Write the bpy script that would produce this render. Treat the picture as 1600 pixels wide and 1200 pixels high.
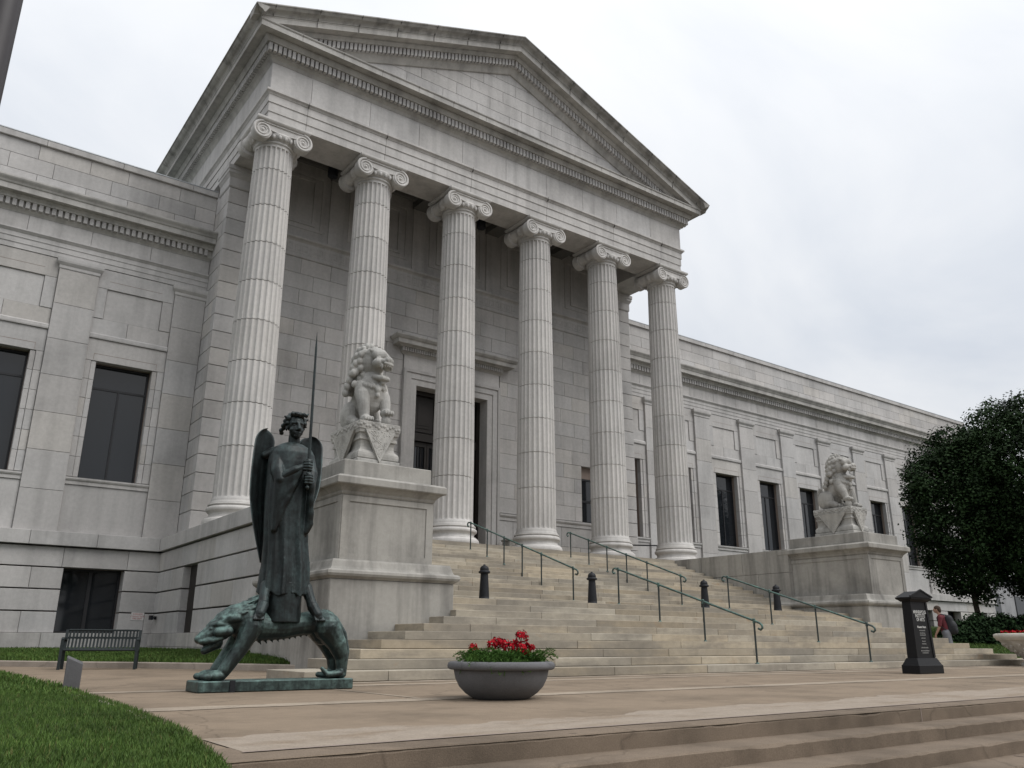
import bpy, bmesh, math, random
from mathutils import Vector, Matrix, noise
R = math.radians
random.seed(7)
S = bpy.context.scene
COL = S.collection
for o in list(bpy.data.objects): bpy.data.objects.remove(o)

# ------------------------------------------------------------------ camera
CAM_H = 0.54
PITCH, YAW, ROLL = 0.304911, 0.632173, 0.003646
FPX = 1289.37
def _axes():
    fw = Vector((math.sin(YAW)*math.cos(PITCH), math.cos(YAW)*math.cos(PITCH), math.sin(PITCH)))
    rt = Vector((math.cos(YAW), -math.sin(YAW), 0)); up = rt.cross(fw)
    return (math.cos(ROLL)*rt+math.sin(ROLL)*up, -math.sin(ROLL)*rt+math.cos(ROLL)*up, fw)
RT, UP, FW = _axes()
cam = bpy.data.cameras.new('camera'); co = bpy.data.objects.new('camera', cam); COL.objects.link(co)
cam.sensor_width = 36; cam.lens = FPX/1600*36; cam.clip_start = .05; cam.clip_end = 3000
co.matrix_world = Matrix(((RT.x, UP.x, -FW.x, 0), (RT.y, UP.y, -FW.y, 0), (RT.z, UP.z, -FW.z, CAM_H), (0, 0, 0, 1)))
S.camera = co

# ------------------------------------------------------------------ sky, sun, exposure
SUN_AZ, SUN_EL = R(148), R(54)         # to the right of the front, veiled by cloud
SUND = Vector((math.sin(SUN_AZ)*math.cos(SUN_EL), math.cos(SUN_AZ)*math.cos(SUN_EL), math.sin(SUN_EL)))
W = bpy.data.worlds.new('World'); S.world = W; W.use_nodes = True
nt = W.node_tree; N = nt.nodes; L = nt.links; N.clear()
out = N.new('ShaderNodeOutputWorld'); bg = N.new('ShaderNodeBackground'); bg.inputs['Strength'].default_value = .1
sky = N.new('ShaderNodeTexSky'); sky.sky_type = 'NISHITA'; sky.sun_disc = False
sky.sun_elevation = SUN_EL; sky.sun_rotation = SUN_AZ; sky.altitude = 250; sky.dust_density = 2
tc = N.new('ShaderNodeTexCoord'); sep = N.new('ShaderNodeSeparateXYZ'); L.new(tc.outputs['Generated'], sep.inputs[0])
def wm(op, a, b, c=None):
    m = N.new('ShaderNodeMath'); m.operation = op
    for i, v in enumerate((a, b, c)):
        if v is None: continue
        if isinstance(v, (int, float)): m.inputs[i].default_value = v
        else: L.new(v, m.inputs[i])
    return m.outputs[0]
den = wm('ADD', wm('MAXIMUM', sep.outputs[2], 0.), .28)
cmb = N.new('ShaderNodeCombineXYZ')
L.new(wm('DIVIDE', sep.outputs[0], den), cmb.inputs[0]); L.new(wm('DIVIDE', sep.outputs[1], den), cmb.inputs[1])
mp = N.new('ShaderNodeMapping'); mp.inputs['Rotation'].default_value = (0, 0, R(25)); mp.inputs['Scale'].default_value = (1.0, 1.5, 1)
L.new(cmb.outputs[0], mp.inputs[0])
n1 = N.new('ShaderNodeTexNoise'); n1.inputs['Scale'].default_value = 1.1; n1.inputs['Detail'].default_value = 7; n1.inputs['Roughness'].default_value = .52; n1.inputs['Distortion'].default_value = .5
L.new(mp.outputs[0], n1.inputs['Vector'])
cr = N.new('ShaderNodeValToRGB'); L.new(n1.outputs[0], cr.inputs[0])
e = cr.color_ramp.elements; e[0].position = .30; e[0].color = (.69, .735, .805, 1); e[1].position = .66; e[1].color = (.98, .98, .985, 1)
m_ = cr.color_ramp.elements.new(.5); m_.color = (.87, .89, .92, 1)
dot = N.new('ShaderNodeVectorMath'); dot.operation = 'DOT_PRODUCT'; L.new(tc.outputs['Generated'], dot.inputs[0]); dot.inputs[1].default_value = SUND
glow = wm('MULTIPLY_ADD', wm('POWER', wm('MAXIMUM', dot.outputs['Value'], 0.), 3.), .8, wm('MULTIPLY_ADD', wm('MAXIMUM', sep.outputs[2], 0.), 3.9, 6.0))   # overcast: zenith brighter than horizon
cl = N.new('ShaderNodeVectorMath'); cl.operation = 'SCALE'; L.new(cr.outputs[0], cl.inputs[0]); L.new(glow, cl.inputs['Scale'])
mx = N.new('ShaderNodeMixRGB'); mx.inputs[0].default_value = .93
L.new(sky.outputs[0], mx.inputs[1]); L.new(cl.outputs[0], mx.inputs[2]); L.new(mx.outputs[0], bg.inputs[0]); L.new(bg.outputs[0], out.inputs[0])
sl = bpy.data.lights.new('sun', 'SUN'); sl.energy = 1.5; sl.angle = R(40); sl.color = (1, .98, .955)
so = bpy.data.objects.new('sun', sl); COL.objects.link(so); so.rotation_euler = SUND.to_track_quat('Z', 'Y').to_euler()
vs = S.view_settings; vs.view_transform = 'Standard'; vs.look = 'None'; vs.exposure = 0.45; vs.gamma = 1; vs.use_curve_mapping = False

# ------------------------------------------------------------------ mesh helpers
class MB:
    def __init__(s): s.v = []; s.f = []; s.sm = []
    def add(s, vs, fs, smooth=False):
        b = len(s.v); s.v += [tuple(p) for p in vs]; s.f += [tuple(i+b for i in f) for f in fs]; s.sm += [smooth]*len(fs); return s
    def box(s, x0, x1, y0, y1, z0, z1):
        return s.add([(x0,y0,z0),(x1,y0,z0),(x1,y1,z0),(x0,y1,z0),(x0,y0,z1),(x1,y0,z1),(x1,y1,z1),(x0,y1,z1)],
                     [(0,3,2,1),(4,5,6,7),(0,1,5,4),(1,2,6,5),(2,3,7,6),(3,0,4,7)])
    def cbox(s, x0, x1, y0, y1, z0, z1, c=.02):
        "box with all edges chamfered"
        v = []; idx = {}
        for ix in (0,1):
            for iy in (0,1):
                for iz in (0,1):
                    P = [(x0,x1)[ix], (y0,y1)[iy], (z0,z1)[iz]]; sg = [(1,-1)[ix], (1,-1)[iy], (1,-1)[iz]]
                    for a in range(3):
                        q = [P[k]+sg[k]*c*(k != a) for k in range(3)]
                        idx[ix,iy,iz,a] = len(v); v.append(q)
        f = []
        for a in range(3):
            b, c_ = (a+1) % 3, (a+2) % 3
            for i in (0,1):
                def k(p, q):
                    t = [0,0,0]; t[a] = i; t[b] = p; t[c_] = q; return idx[t[0],t[1],t[2],a]
                q = (k(0,0), k(1,0), k(1,1), k(0,1)); f.append(q if i else q[::-1])
            for p in (0,1):
                for q in (0,1):
                    t0 = [0,0,0]; t1 = [0,0,0]; t0[b] = t1[b] = p; t0[c_] = t1[c_] = q; t0[a] = 0; t1[a] = 1
                    Q = (idx[tuple(t0)+(b,)], idx[tuple(t1)+(b,)], idx[tuple(t1)+(c_,)], idx[tuple(t0)+(c_,)])
                    f.append(Q if (p != q) == True else Q[::-1])
        for ix in (0,1):
            for iy in (0,1):
                for iz in (0,1):
                    Q = tuple(idx[ix,iy,iz,a] for a in range(3)); f.append(Q if (ix+iy+iz) % 2 else Q[::-1])
        return s.add(v, f)
    def lathe(s, prof, cx=0, cy=0, cz=0, n=32, cap=True, smooth=True):
        vs = []; fs = []
        for r, z in prof:
            for i in range(n):
                a = 2*math.pi*i/n; vs.append((cx+r*math.cos(a), cy+r*math.sin(a), cz+z))
        m = len(prof)
        for j in range(m-1):
            for i in range(n): fs.append((j*n+i, j*n+(i+1) % n, (j+1)*n+(i+1) % n, (j+1)*n+i))
        s.add(vs, fs, smooth)
        if cap: s.add(vs[:n], [tuple(range(n))[::-1]]); s.add(vs[-n:], [tuple(range(n))])
        return s
    def tube(s, pts, rad, n=10, cap=True, smooth=True):
        pts = [Vector(p) for p in pts]; m = len(pts)
        rr = rad if isinstance(rad, (list, tuple)) else [rad]*m
        T = [(pts[min(i+1,m-1)]-pts[max(i-1,0)]).normalized() for i in range(m)]
        ref = Vector((0,0,1)) if abs(T[0].z) < .9 else Vector((1,0,0))
        a = (ref-T[0]*ref.dot(T[0])).normalized(); vs = []; fs = []
        for i in range(m):
            a = (a-T[i]*a.dot(T[i])).normalized(); b = T[i].cross(a)
            for k in range(n):
                t = 2*math.pi*k/n; vs.append(pts[i]+(a*math.cos(t)+b*math.sin(t))*rr[i])
        for j in range(m-1):
            for k in range(n): fs.append((j*n+k, j*n+(k+1) % n, (j+1)*n+(k+1) % n, (j+1)*n+k))
        s.add(vs, fs, smooth)
        if cap: s.add(vs[:n], [tuple(range(n))[::-1]], False); s.add(vs[-n:], [tuple(range(n))], False)
        return s
    def ball(s, c, r, n=10, m=7, rot=None):
        r = (r,r,r) if isinstance(r, (int,float)) else r
        vs = []; fs = []; c = Vector(c)
        for j in range(m+1):
            t = math.pi*j/m
            for i in range(n):
                a = 2*math.pi*i/n
                p = Vector((r[0]*math.sin(t)*math.cos(a), r[1]*math.sin(t)*math.sin(a), r[2]*math.cos(t)))
                if rot: p = rot @ p
                vs.append(c+p)
        for j in range(m):
            for i in range(n): fs.append((j*n+i, (j+1)*n+i, (j+1)*n+(i+1) % n, j*n+(i+1) % n))
        return s.add(vs, fs, True)
    def cap(s, pts, rad, n=12):
        "chain of round-ended tapered limbs"
        for i in range(len(pts)): s.ball(pts[i], rad[i], n, 8)
        for i in range(len(pts)-1): s.tube([pts[i], pts[i+1]], [rad[i], rad[i+1]], n)
        return s
    def sweep(s, prof, path, smooth=False, capends=True, closed=False):
        "prof [(out,z)] swept along plan polyline path [(x,y)]; out is to the right of travel; mitred"
        m = len(path); P = [Vector((p[0],p[1])) for p in path]; nrm = []
        for i in range(m if closed else m-1):
            d = (P[(i+1) % m]-P[i]).normalized(); nrm.append(Vector((d.y,-d.x)))
        vs = []; k = len(prof)
        for i in range(m):
            if i == 0 and not closed: q = nrm[0]
            elif i == m-1 and not closed: q = nrm[-1]
            else: q = (nrm[i-1]+nrm[i])/(1+nrm[i-1].dot(nrm[i]))
            for o, z in prof: vs.append((P[i].x+q.x*o, P[i].y+q.y*o, z))
        fs = []
        for i in range(m if closed else m-1):
            i2 = (i+1) % m
            for j in range(k-1): fs.append((i*k+j, i2*k+j, i2*k+j+1, i*k+j+1))
            fs.append((i*k+k-1, i2*k+k-1, i2*k, i*k))
        s.add(vs, fs, smooth)
        if capends and not closed: s.add(vs[:k], [tuple(range(k))]); s.add(vs[-k:], [tuple(range(k))[::-1]])
        return s
    def mesh(s, name, fix=False):
        me = bpy.data.meshes.new(name); me.from_pydata(s.v, [], s.f); me.polygons.foreach_set('use_smooth', s.sm)
        if fix:
            bm = bmesh.new(); bm.from_mesh(me); bmesh.ops.recalc_face_normals(bm, faces=bm.faces); bm.to_mesh(me); bm.free()
        me.update(); return me
    def build(s, name, mat, parent=None, fix=False, loc=None):
        o = bpy.data.objects.new(name, s.mesh(name, fix)); o.data.materials.append(mat); COL.objects.link(o)
        if parent: o.parent = parent
        if loc: o.location = loc
        return o
def link(name, me, parent=None, loc=(0,0,0), rz=0, mat=None):
    o = bpy.data.objects.new(name, me); COL.objects.link(o); o.location = loc; o.rotation_euler = (0,0,rz)
    if mat and not me.materials: me.materials.append(mat)
    if parent: o.parent = parent
    return o
def empty(name, loc=(0,0,0), rz=0, parent=None):
    o = bpy.data.objects.new(name, None); COL.objects.link(o); o.location = loc; o.rotation_euler = (0,0,rz); o.empty_display_size = .1
    if parent: o.parent = parent
    return o
def tag(o, label, cat, group=None):
    o['label'] = label; o['category'] = cat
    if group: o['group'] = group
    return o
def struct(o): o['kind'] = 'structure'; return o
def stuff(o): o['kind'] = 'stuff'; return o
def copy_tree(o, parent=None):
    c = o.copy(); COL.objects.link(c); c.parent = parent
    for ch in list(o.children): copy_tree(ch, c)
    return c
def remesh(mb, voxel, smooth=2, factor=.5):
    me = mb.mesh('tmp'); o = bpy.data.objects.new('tmp', me); COL.objects.link(o)
    m = o.modifiers.new('r', 'REMESH'); m.mode = 'VOXEL'; m.voxel_size = voxel; m.use_smooth_shade = True
    if smooth:
        m2 = o.modifiers.new('s', 'SMOOTH'); m2.iterations = smooth; m2.factor = factor
    dg = bpy.context.evaluated_depsgraph_get(); r = bpy.data.meshes.new_from_object(o.evaluated_get(dg))
    bpy.data.objects.remove(o); bpy.data.meshes.remove(me)
    r.polygons.foreach_set('use_smooth', [True]*len(r.polygons)); return r
def pix(p):
    q = Vector(p)-Vector((0,0,CAM_H)); z = q.dot(FW)
    if z < .1: return None
    return 800+FPX*q.dot(RT)/z, 600-FPX*q.dot(UP)/z

# ------------------------------------------------------------------ materials
class Mat:
    def __init__(s, name, rough=.8, spec=.3):
        s.m = bpy.data.materials.new(name); s.m.use_nodes = True; s.t = s.m.node_tree; s.b = s.t.nodes['Principled BSDF']
        s.b.inputs['Roughness'].default_value = rough; s.b.inputs['Specular IOR Level'].default_value = spec
        s.geo = s.t.nodes.new('ShaderNodeNewGeometry')
    def n(s, ty, **kw):
        x = s.t.nodes.new(ty)
        for k, v in kw.items():
            if k in x.inputs: x.inputs[k].default_value = v
            else: setattr(x, k, v)
        return x
    def lk(s, a, b): s.t.links.new(a, b)
    def pos(s, scale=(1,1,1), obj=False):
        m = s.n('ShaderNodeMapping'); m.inputs['Scale'].default_value = scale
        if obj: s.lk(s.n('ShaderNodeTexCoord').outputs['Object'], m.inputs[0])
        else: s.lk(s.geo.outputs['Position'], m.inputs[0])
        return m.outputs[0]
    def noise(s, scale, detail=4, rough=.55, sc=(1,1,1), obj=False):
        x = s.n('ShaderNodeTexNoise', Scale=scale, Detail=detail, Roughness=rough); s.lk(s.pos(sc, obj), x.inputs['Vector']); return x.outputs[0]
    def ramp(s, fac, stops):
        r = s.n('ShaderNodeValToRGB'); s.lk(fac, r.inputs[0]); e = r.color_ramp.elements
        while len(e) < len(stops): e.new(.5)
        for x, (p, c) in zip(e, stops):
            x.position = p; x.color = (c if isinstance(c, (tuple,list)) else (c,c,c))[:3]+(1,) if isinstance(c, tuple) else (c,c,c,1)
        return r.outputs[0]
    def mix(s, a, b, fac=1, mode='MULTIPLY'):
        x = s.n('ShaderNodeMixRGB', blend_type=mode)
        for i, v in ((0,fac),(1,a),(2,b)):
            if isinstance(v, (int,float)): x.inputs[i].default_value = v if i == 0 else (v,v,v,1)
            elif isinstance(v, tuple): x.inputs[i].default_value = v[:3]+(1,)
            else: s.lk(v, x.inputs[i])
        return x.outputs[0]
    def math(s, op, a, b=0.):
        x = s.n('ShaderNodeMath', operation=op)
        for i, v in enumerate((a,b)):
            if isinstance(v, (int,float)): x.inputs[i].default_value = v
            else: s.lk(v, x.inputs[i])
        return x.outputs[0]
    def rnd(s):
        oi = s.n('ShaderNodeObjectInfo')
        return s.math('FRACT', s.math('ADD', oi.outputs['Random'], s.geo.outputs['Random Per Island']))
    def bump(s, h, strength=.3, dist=.02):
        x = s.n('ShaderNodeBump', Strength=strength, Distance=dist); s.lk(h, x.inputs['Height']); s.lk(x.outputs[0], s.b.inputs['Normal'])
    def col(s, c):
        if isinstance(c, tuple): s.b.inputs['Base Color'].default_value = c[:3]+(1,)
        else: s.lk(c, s.b.inputs['Base Color'])
        return s
def stone(name, base, var=.10, stain=.35, streak=.25, warm=.014, bump=.25, gs=1.0):
    M = Mat(name, .82, .25)
    r = M.rnd()
    c = M.mix(base, M.ramp(r, [(0, 1-var), (.5, 1.), (1, 1+var*.7)]), 1)
    c = M.mix(c, M.ramp(M.math('FRACT', M.math('MULTIPLY', r, 7.3)), [(0, (1+warm, 1, 1-warm)), (.80, (1-warm*.4, 1, 1+warm*.4)), (.90, (1+warm*1.6, 1, 1-warm*2.6)), (1, (1+warm, 1, 1-warm*1.8))]), 1)
    c = M.mix(c, M.ramp(M.noise(.55*gs, 6, .6), [(.28, 1-stain), (.52, 1.), (.8, 1.04)]), 1)          # blotchy weathering
    c = M.mix(c, M.ramp(M.noise(1.0, 5, .6, (2.6, 2.6, .22)), [(.32, 1-streak), (.55, 1.), (1, 1.)]), 1)   # rain streaks
    c = M.mix(c, M.ramp(M.noise(9, 3, .6), [(.3, .93), (.7, 1.05)]), 1)
    g = M.noise(160, 2, .7)
    c = M.mix(c, M.ramp(g, [(.3, .86), (.7, 1.1)]), 1)
    M.col(c); h = M.mix(M.noise(14, 5, .65), g, .4, 'MIX'); M.bump(h, bump, .012); return M.m
def flat(name, c, rough=.6, spec=.4, metal=0, var=.12, ns=12, bump=0):
    M = Mat(name, rough, spec); M.b.inputs['Metallic'].default_value = metal
    M.col(M.mix(c, M.ramp(M.noise(ns, 5, .6), [(.25, 1-var), (.75, 1+var)]), 1))
    if bump: M.bump(M.noise(ns*6, 4, .6), bump, .01)
    return M.m
GRAN = stone('granite wall', (.490, .476, .463), .10, .20, .14)
GRANT = stone('granite trim', (.496, .481, .466), .07, .24, .20, .005)
GRANC = stone('granite column', (.556, .538, .515), .06, .14, .16, .004)
CORN = stone('granite cornice', (.465, .450, .425), .06, .30, .28, .005)
GUTT = stone('stained granite gutter', (.400, .385, .360), .08, .42, .45, .005)
JDARK = flat('open joint', (.09, .085, .08), .95)
PEDS = stone('pedestal stone', (.365, .350, .320), .05, .42, .40, .003)
LION = stone('lion stone', (.43, .418, .390), .02, .36, .30, .01, .9, 4.)
def stepstone():
    M = Mat('step stone', .85, .2); r = M.rnd()
    c = M.mix((.378, .338, .272), M.ramp(r, [(0, .74), (.5, 1.), (1, 1.14)]), 1)
    c = M.mix(c, M.ramp(M.math('FRACT', M.math('MULTIPLY', r, 5.7)), [(0, (1.05, 1., .93)), (1, (.98, 1., 1.03))]), 1)
    c = M.mix(c, (.215, .195, .165), M.ramp(M.noise(.9, 5, .62, (.55, 1., 2.4)), [(.45, 0.), (.56, .55), (.72, .8)]), 'MIX')      # damp grey patches
    c = M.mix(c, (.33, .20, .10), M.ramp(M.noise(1.3, 6, .7, (.8, 1, 1.6)), [(.62, 0.), (.74, .5)]), 'MIX')                          # rust
    c = M.mix(c, M.ramp(M.noise(5, 5, .65), [(.3, .86), (.7, 1.08)]), 1)
    g = M.noise(140, 2, .7); c = M.mix(c, M.ramp(g, [(.3, .88), (.7, 1.08)]), 1)
    M.col(c); M.bump(M.mix(M.noise(10, 5, .65), g, .4, 'MIX'), .35, .012); return M.m
STEP = stepstone()
PLINTH = stone('pale plinth', (.47, .455, .435), .07, .3, .25)
DARKJ = flat('mortar joint', (.25, .20, .17), .95)
COPING = flat('metal flashing', (.42, .44, .45), .45, .5, .6)
ROOF = flat('roof sheet', (.22, .25, .24), .6)
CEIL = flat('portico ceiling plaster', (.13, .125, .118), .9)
FRAME = flat('dark window frame', (.018, .018, .02), .45)
def glass():
    M = Mat('dark window glass', .04, .5); M.col((.012, .014, .017)); M.b.inputs['IOR'].default_value = 1.5
    M.bump(M.noise(.8, 2, .5), .02, .05); return M.m
GLASS = glass()
DOOR = flat('dark bronze door', (.022, .018, .015), .5, .4, .2)
def bronze(name, base, patina, amt, dark=(.018, .020, .020)):
    M = Mat(name, .48, .45); M.b.inputs['Metallic'].default_value = .35
    n_ = M.noise(3.2, 6, .62); st = M.noise(1.6, 5, .6, (5, 5, .5)); f = M.noise(22, 4, .6)
    c = M.mix(dark, base, M.ramp(n_, [(.3, 0.), (.7, 1.)]), 'MIX')
    sepn = M.n('ShaderNodeSeparateXYZ'); M.lk(M.geo.outputs['Normal'], sepn.inputs[0])
    up = M.math('MULTIPLY', M.math('ADD', sepn.outputs[2], .35), amt*.75)       # patina colour increases on upward-facing surfaces
    fac = M.math('ADD', up, M.math('MULTIPLY', M.math('SUBTRACT', st, .42), 2.2*amt))
    fac = M.math('MULTIPLY', fac, M.ramp(M.noise(5.5, 6, .7), [(.36, .12), (.62, 1.15)]))
    fac = M.math('MULTIPLY', fac, M.ramp(f, [(.3, .6), (.6, 1.)]))
    cl_ = M.math('MINIMUM', M.math('MAXIMUM', fac, 0.), 1.)
    M.col(M.mix(c, patina, cl_, 'MIX')); M.bump(M.mix(f, M.noise(90, 3), .4, 'MIX'), .25, .01)
    M.lk(M.math('ADD', M.math('MULTIPLY', cl_, .3), .42), M.b.inputs['Roughness']); return M.m
BRON_A = bronze('dark bronze figure', (.014, .016, .016), (.090, .140, .140), .42, (.006, .007, .007))
BRON_B = bronze('green bronze beast', (.022, .032, .031), (.150, .235, .215), .85, (.008, .010, .010))
RAILM = bronze('bronze rail', (.055, .075, .070), (.14, .26, .22), .75, (.045, .055, .055))
POSTM = flat('bronze rail post', (.040, .050, .048), .5, .4, .4)
IRON = flat('black painted iron', (.014, .015, .018), .55, .25, 0, .2)
BENCHM = flat('green grey painted steel', (.024, .030, .031), .6, .2)
SIGNM = flat('black sign enamel', (.008, .008, .009), .55, .2)
WHITE = flat('white lettering', (.5, .5, .48), .7)
POLE = flat('dark pole paint', (.035, .030, .032), .5)

# ================================================================== the museum
XC = 17.3; FZ = 3.75; YC = 24.6
MUS = tag(empty('museum_building', (XC, 24, 0)), 'pale granite museum with six-column pedimented portico and long windowed wings', 'building')
def mpart(name, mb, mat, parent=None, fix=False):
    o = mb.build(name, mat, None, fix); p = parent or MUS; o.parent = p
    o.matrix_parent_inverse = p.matrix_basis.inverted() if p is MUS else (p.matrix_parent_inverse.inverted() if False else Matrix())
    return o
def madopt(o):
    o.parent = MUS; o.matrix_parent_inverse = Matrix.Translation(-MUS.location); return o
BL = []
BMESH = {}
def block_mesh(w, h, t, mat):
    k = (round(w, 2), round(h, 3), round(t, 2), mat.name)
    if k not in BMESH:
        c = .008; mb = MB(); w2, h2 = w/2, h/2
        fr = [(-w2+c, 0, -h2+c), (w2-c, 0, -h2+c), (w2-c, 0, h2-c), (-w2+c, 0, h2-c)]
        md = [(-w2, c, -h2), (w2, c, -h2), (w2, c, h2), (-w2, c, h2)]
        bk = [(-w2, t, -h2), (w2, t, -h2), (w2, t, h2), (-w2, t, h2)]
        f = [(0,1,2,3)]
        for i in range(4):
            j = (i+1) % 4; f += [(4+i, 4+j, j, i), (8+i, 8+j, 4+j, 4+i)]
        mb.add(fr+md+bk, f); me = mb.mesh('stone_block'); me.materials.append(mat); BMESH[k] = me
    return BMESH[k]
def wallpart(name, origin, normal, core, coremat=None):
    "a wall part: local x along wall, -y outward, z up; core boxes in local coords"
    rz = {(0,-1): 0, (-1,0): -math.pi/2, (1,0): math.pi/2}[normal]
    mb = MB()
    for b in core: mb.box(*b)
    o = link(name, mb.mesh(name), None, origin, rz, coremat or DARKJ); madopt(o)
    o['_rz'] = rz; o['_o'] = origin
    return o
def blk(par, u0, u1, z0, z1, front=0., t=.25, mat=None, w=1., hg=0.):
    BL.append((par, u0, u1, z0, z1-hg, front, t, mat or GRAN, w))
def ashlar(par, u0, u1, zs, bw, openings=(), front=0., t=.25, mat=None, phase=0., w=1., jit=.12, hg=0.):
    rr = random.Random(int(u0*100+zs[0]*10+bw*77))
    for i in range(len(zs)-1):
        za, zb = zs[i], zs[i+1]; iv = [(u0, u1)]
        for o0, o1, p0, p1 in openings:
            if p0 < zb-.02 and p1 > za+.02:
                nv = []
                for a, b in iv:
                    if o1 <= a or o0 >= b: nv.append((a, b)); continue
                    if o0 > a: nv.append((a, o0))
                    if o1 < b: nv.append((o1, b))
                iv = nv
        for a, b in iv:
            js = [a]; x = u0+((i % 2)*.5+phase)*bw-bw*2
            while x < b:
                q = x+rr.uniform(-jit, jit)*bw
                if q-js[-1] > .3*bw and b-q > .3*bw and q > a: js.append(q)
                x += bw
            js.append(b)
            for k in range(len(js)-1): blk(par, js[k], js[k+1], za, zb, front, t, mat, w, hg)
def frange(a, b, n): return [a+(b-a)*i/n for i in range(n+1)]

# ---- podium and flanks
PX0, PX1 = 6.8, 2*XC-6.8
body = MB(); body.box(7.2, 2*XC-7.2, 23.6, 28.9, .02, FZ-.03)
mpart('podium_core', body, DARKJ)
floor_ = MB(); floor_.box(9.42, 2*XC-9.42, 23.3, 27.9, FZ-.16, FZ)
mpart('portico_floor', floor_, STEP)
zsB = [.80, 1.43, 2.07, 2.71, 3.33]
for side in (0, 1):
    if side == 0:
        pw = wallpart('podium_wall', (6.90, 28.9, 0), (-1, 0), [(0, 9.6, .26, 2.4, 0, 3.30)])      # u = 28.9-Y
        dop = [(3.1, 4.5, .78, 2.71)]
        ashlar(pw, .0, 9.6, zsB, 1.75, dop, 0, .25, GRAN, hg=.035)
        ashlar(pw, .0, 9.6, [0., .42, .80], 2.3, [], -.10, .35, PLINTH)
        for a in (.0, 2.4, 4.8, 7.2): blk(pw, a, a+2.4, 3.33, FZ, -.10, 1.3, GRANT)
        d = MB(); d.box(3.1, 4.5, .22, .25, .78, 2.71); dd = d.build('niche_door', DOOR, pw)
    else:
        pw = wallpart('podium_wall', (2*XC-6.90, 19.3, 0), (1, 0), [(0, 9.6, .26, 2.4, 0, 3.30)])
        ashlar(pw, 0, 9.6, zsB, 1.75, [], 0, .25, GRAN, w=.01)
        for a in (.0, 2.4, 4.8, 7.2): blk(pw, a, a+2.4, 3.33, FZ, -.10, 1.3, GRANT, w=.01)
# inner faces of the flanking walls beside the stairs
for side in (0, 1):
    s = 1 if side == 0 else -1
    X = lambda x: x if side == 0 else 2*XC-x
    if side == 0: fw_ = wallpart('stair_flank_wall', (9.40, 18.0, 0), (1, 0), [(0, 5.9, .2, 1.2, 0, FZ-.02)])
    else: fw_ = wallpart('stair_flank_wall', (2*XC-9.40, 23.9, 0), (-1, 0), [(0, 5.9, .2, 1.2, 0, FZ-.02)])
    ashlar(fw_, 0, 5.9, [1.2, 2.1, 2.95, FZ], 1.9, [], 0, .2, PEDS)
    tp = MB(); tp.cbox(min(X(7.0), X(9.38)), max(X(7.0), X(9.38)), 18.22, 24.0, FZ-.3, FZ-.004, .01); mpart('flank_coping', tp, PEDS)

# ---- pedestals of the lions
def pedestal(cx, mir):
    p = empty('lion_pedestal', (cx, 15.0, 0))
    m = 1 if not mir else -1
    # local: x to outside is -m
    def bx(x0, x1): return (x0, x1) if m == 1 else (-x1, -x0)
    mb = MB(); a, b = bx(-1.28, 1.50); mb.cbox(a, b, .0, 4.0, 0, 1.72, .015); mb.build('lower_block', PEDS, p)
    a, b = bx(-1.28, 1.50)
    mb = MB(); prof = [(-.3, 1.724), (.0, 1.724), (.03, 1.75), (.075, 1.775), (.10, 1.82), (.095, 1.87), (.06, 1.90), (.0, 1.91), (-.02, 1.95), (-.05, 2.06), (-.07, 2.10), (-.3, 2.10)]
    mb.sweep(prof, [(a, 4.0), (a, 0), (b, 0), (b, 4.0)]); mb.build('base_moulding', PEDS, p, True)
    mb = MB(); mb.box(a+.2, b-.2, .2, 3.9, 1.73, 2.098); mb.build('base_fill', PEDS, p)
    a, b = bx(-1.08, 1.0); mb = MB(); mb.cbox(a, b, .12, 3.2, 2.10, 3.36, .012); mb.build('shaft', PEDS, p)
    # raised borders round sunk panels
    mb = MB(); w = .16; y = .12
    for (u0, u1, z0, z1) in ((a, a+w, 2.104, 3.356), (b-w, b, 2.104, 3.356), (a+w, b-w, 2.104, 2.22), (a+w, b-w, 3.24, 3.356)): mb.box(u0, u1, y-.022, y+.05, z0, z1)
    for x, sgn in ((a, -1), (b, 1)):
        for (v0, v1, z0, z1) in ((.125, .12+w, 2.104, 3.356), (3.04, 3.2, 2.104, 3.356), (.12+w, 3.04, 2.104, 2.22), (.12+w, 3.04, 3.24, 3.356)):
            mb.box(min(x, x+sgn*.022), max(x, x+sgn*.022), v0, v1, z0, z1)
    mb.build('panel_border', PEDS, p)
    prof = [(-.3, 3.362), (.0, 3.362), (.03, 3.40), (.04, 3.44), (.10, 3.50), (.14, 3.53), (.20, 3.55), (.215, 3.57), (.215, 3.69), (.17, 3.73), (.05, 3.76), (-.3, 3.76)]
    mb = MB(); mb.sweep(prof, [(a, 3.2), (a, .12), (b, .12), (b, 3.2)], closed=True); mb.box(a+.1, b-.1, .3, 3.1, 3.37, 3.755); mb.build('cap_moulding', PEDS, p, True)
    mb = MB(); mb.cbox(a+.02, b-.02, .18, 3.05, 3.762, 4.10, .015); mb.build('top_slab', PEDS, p)
    return p
PL = tag(pedestal(8.0, False), 'tall weathered stone pedestal behind the bronze figure, at the left end of the stairs', 'pedestal', 'lion pedestals')
PR = tag(pedestal(2*XC-8.2, True), 'tall weathered stone pedestal beside the tree, at the right end of the stairs', 'pedestal', 'lion pedestals')

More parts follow.
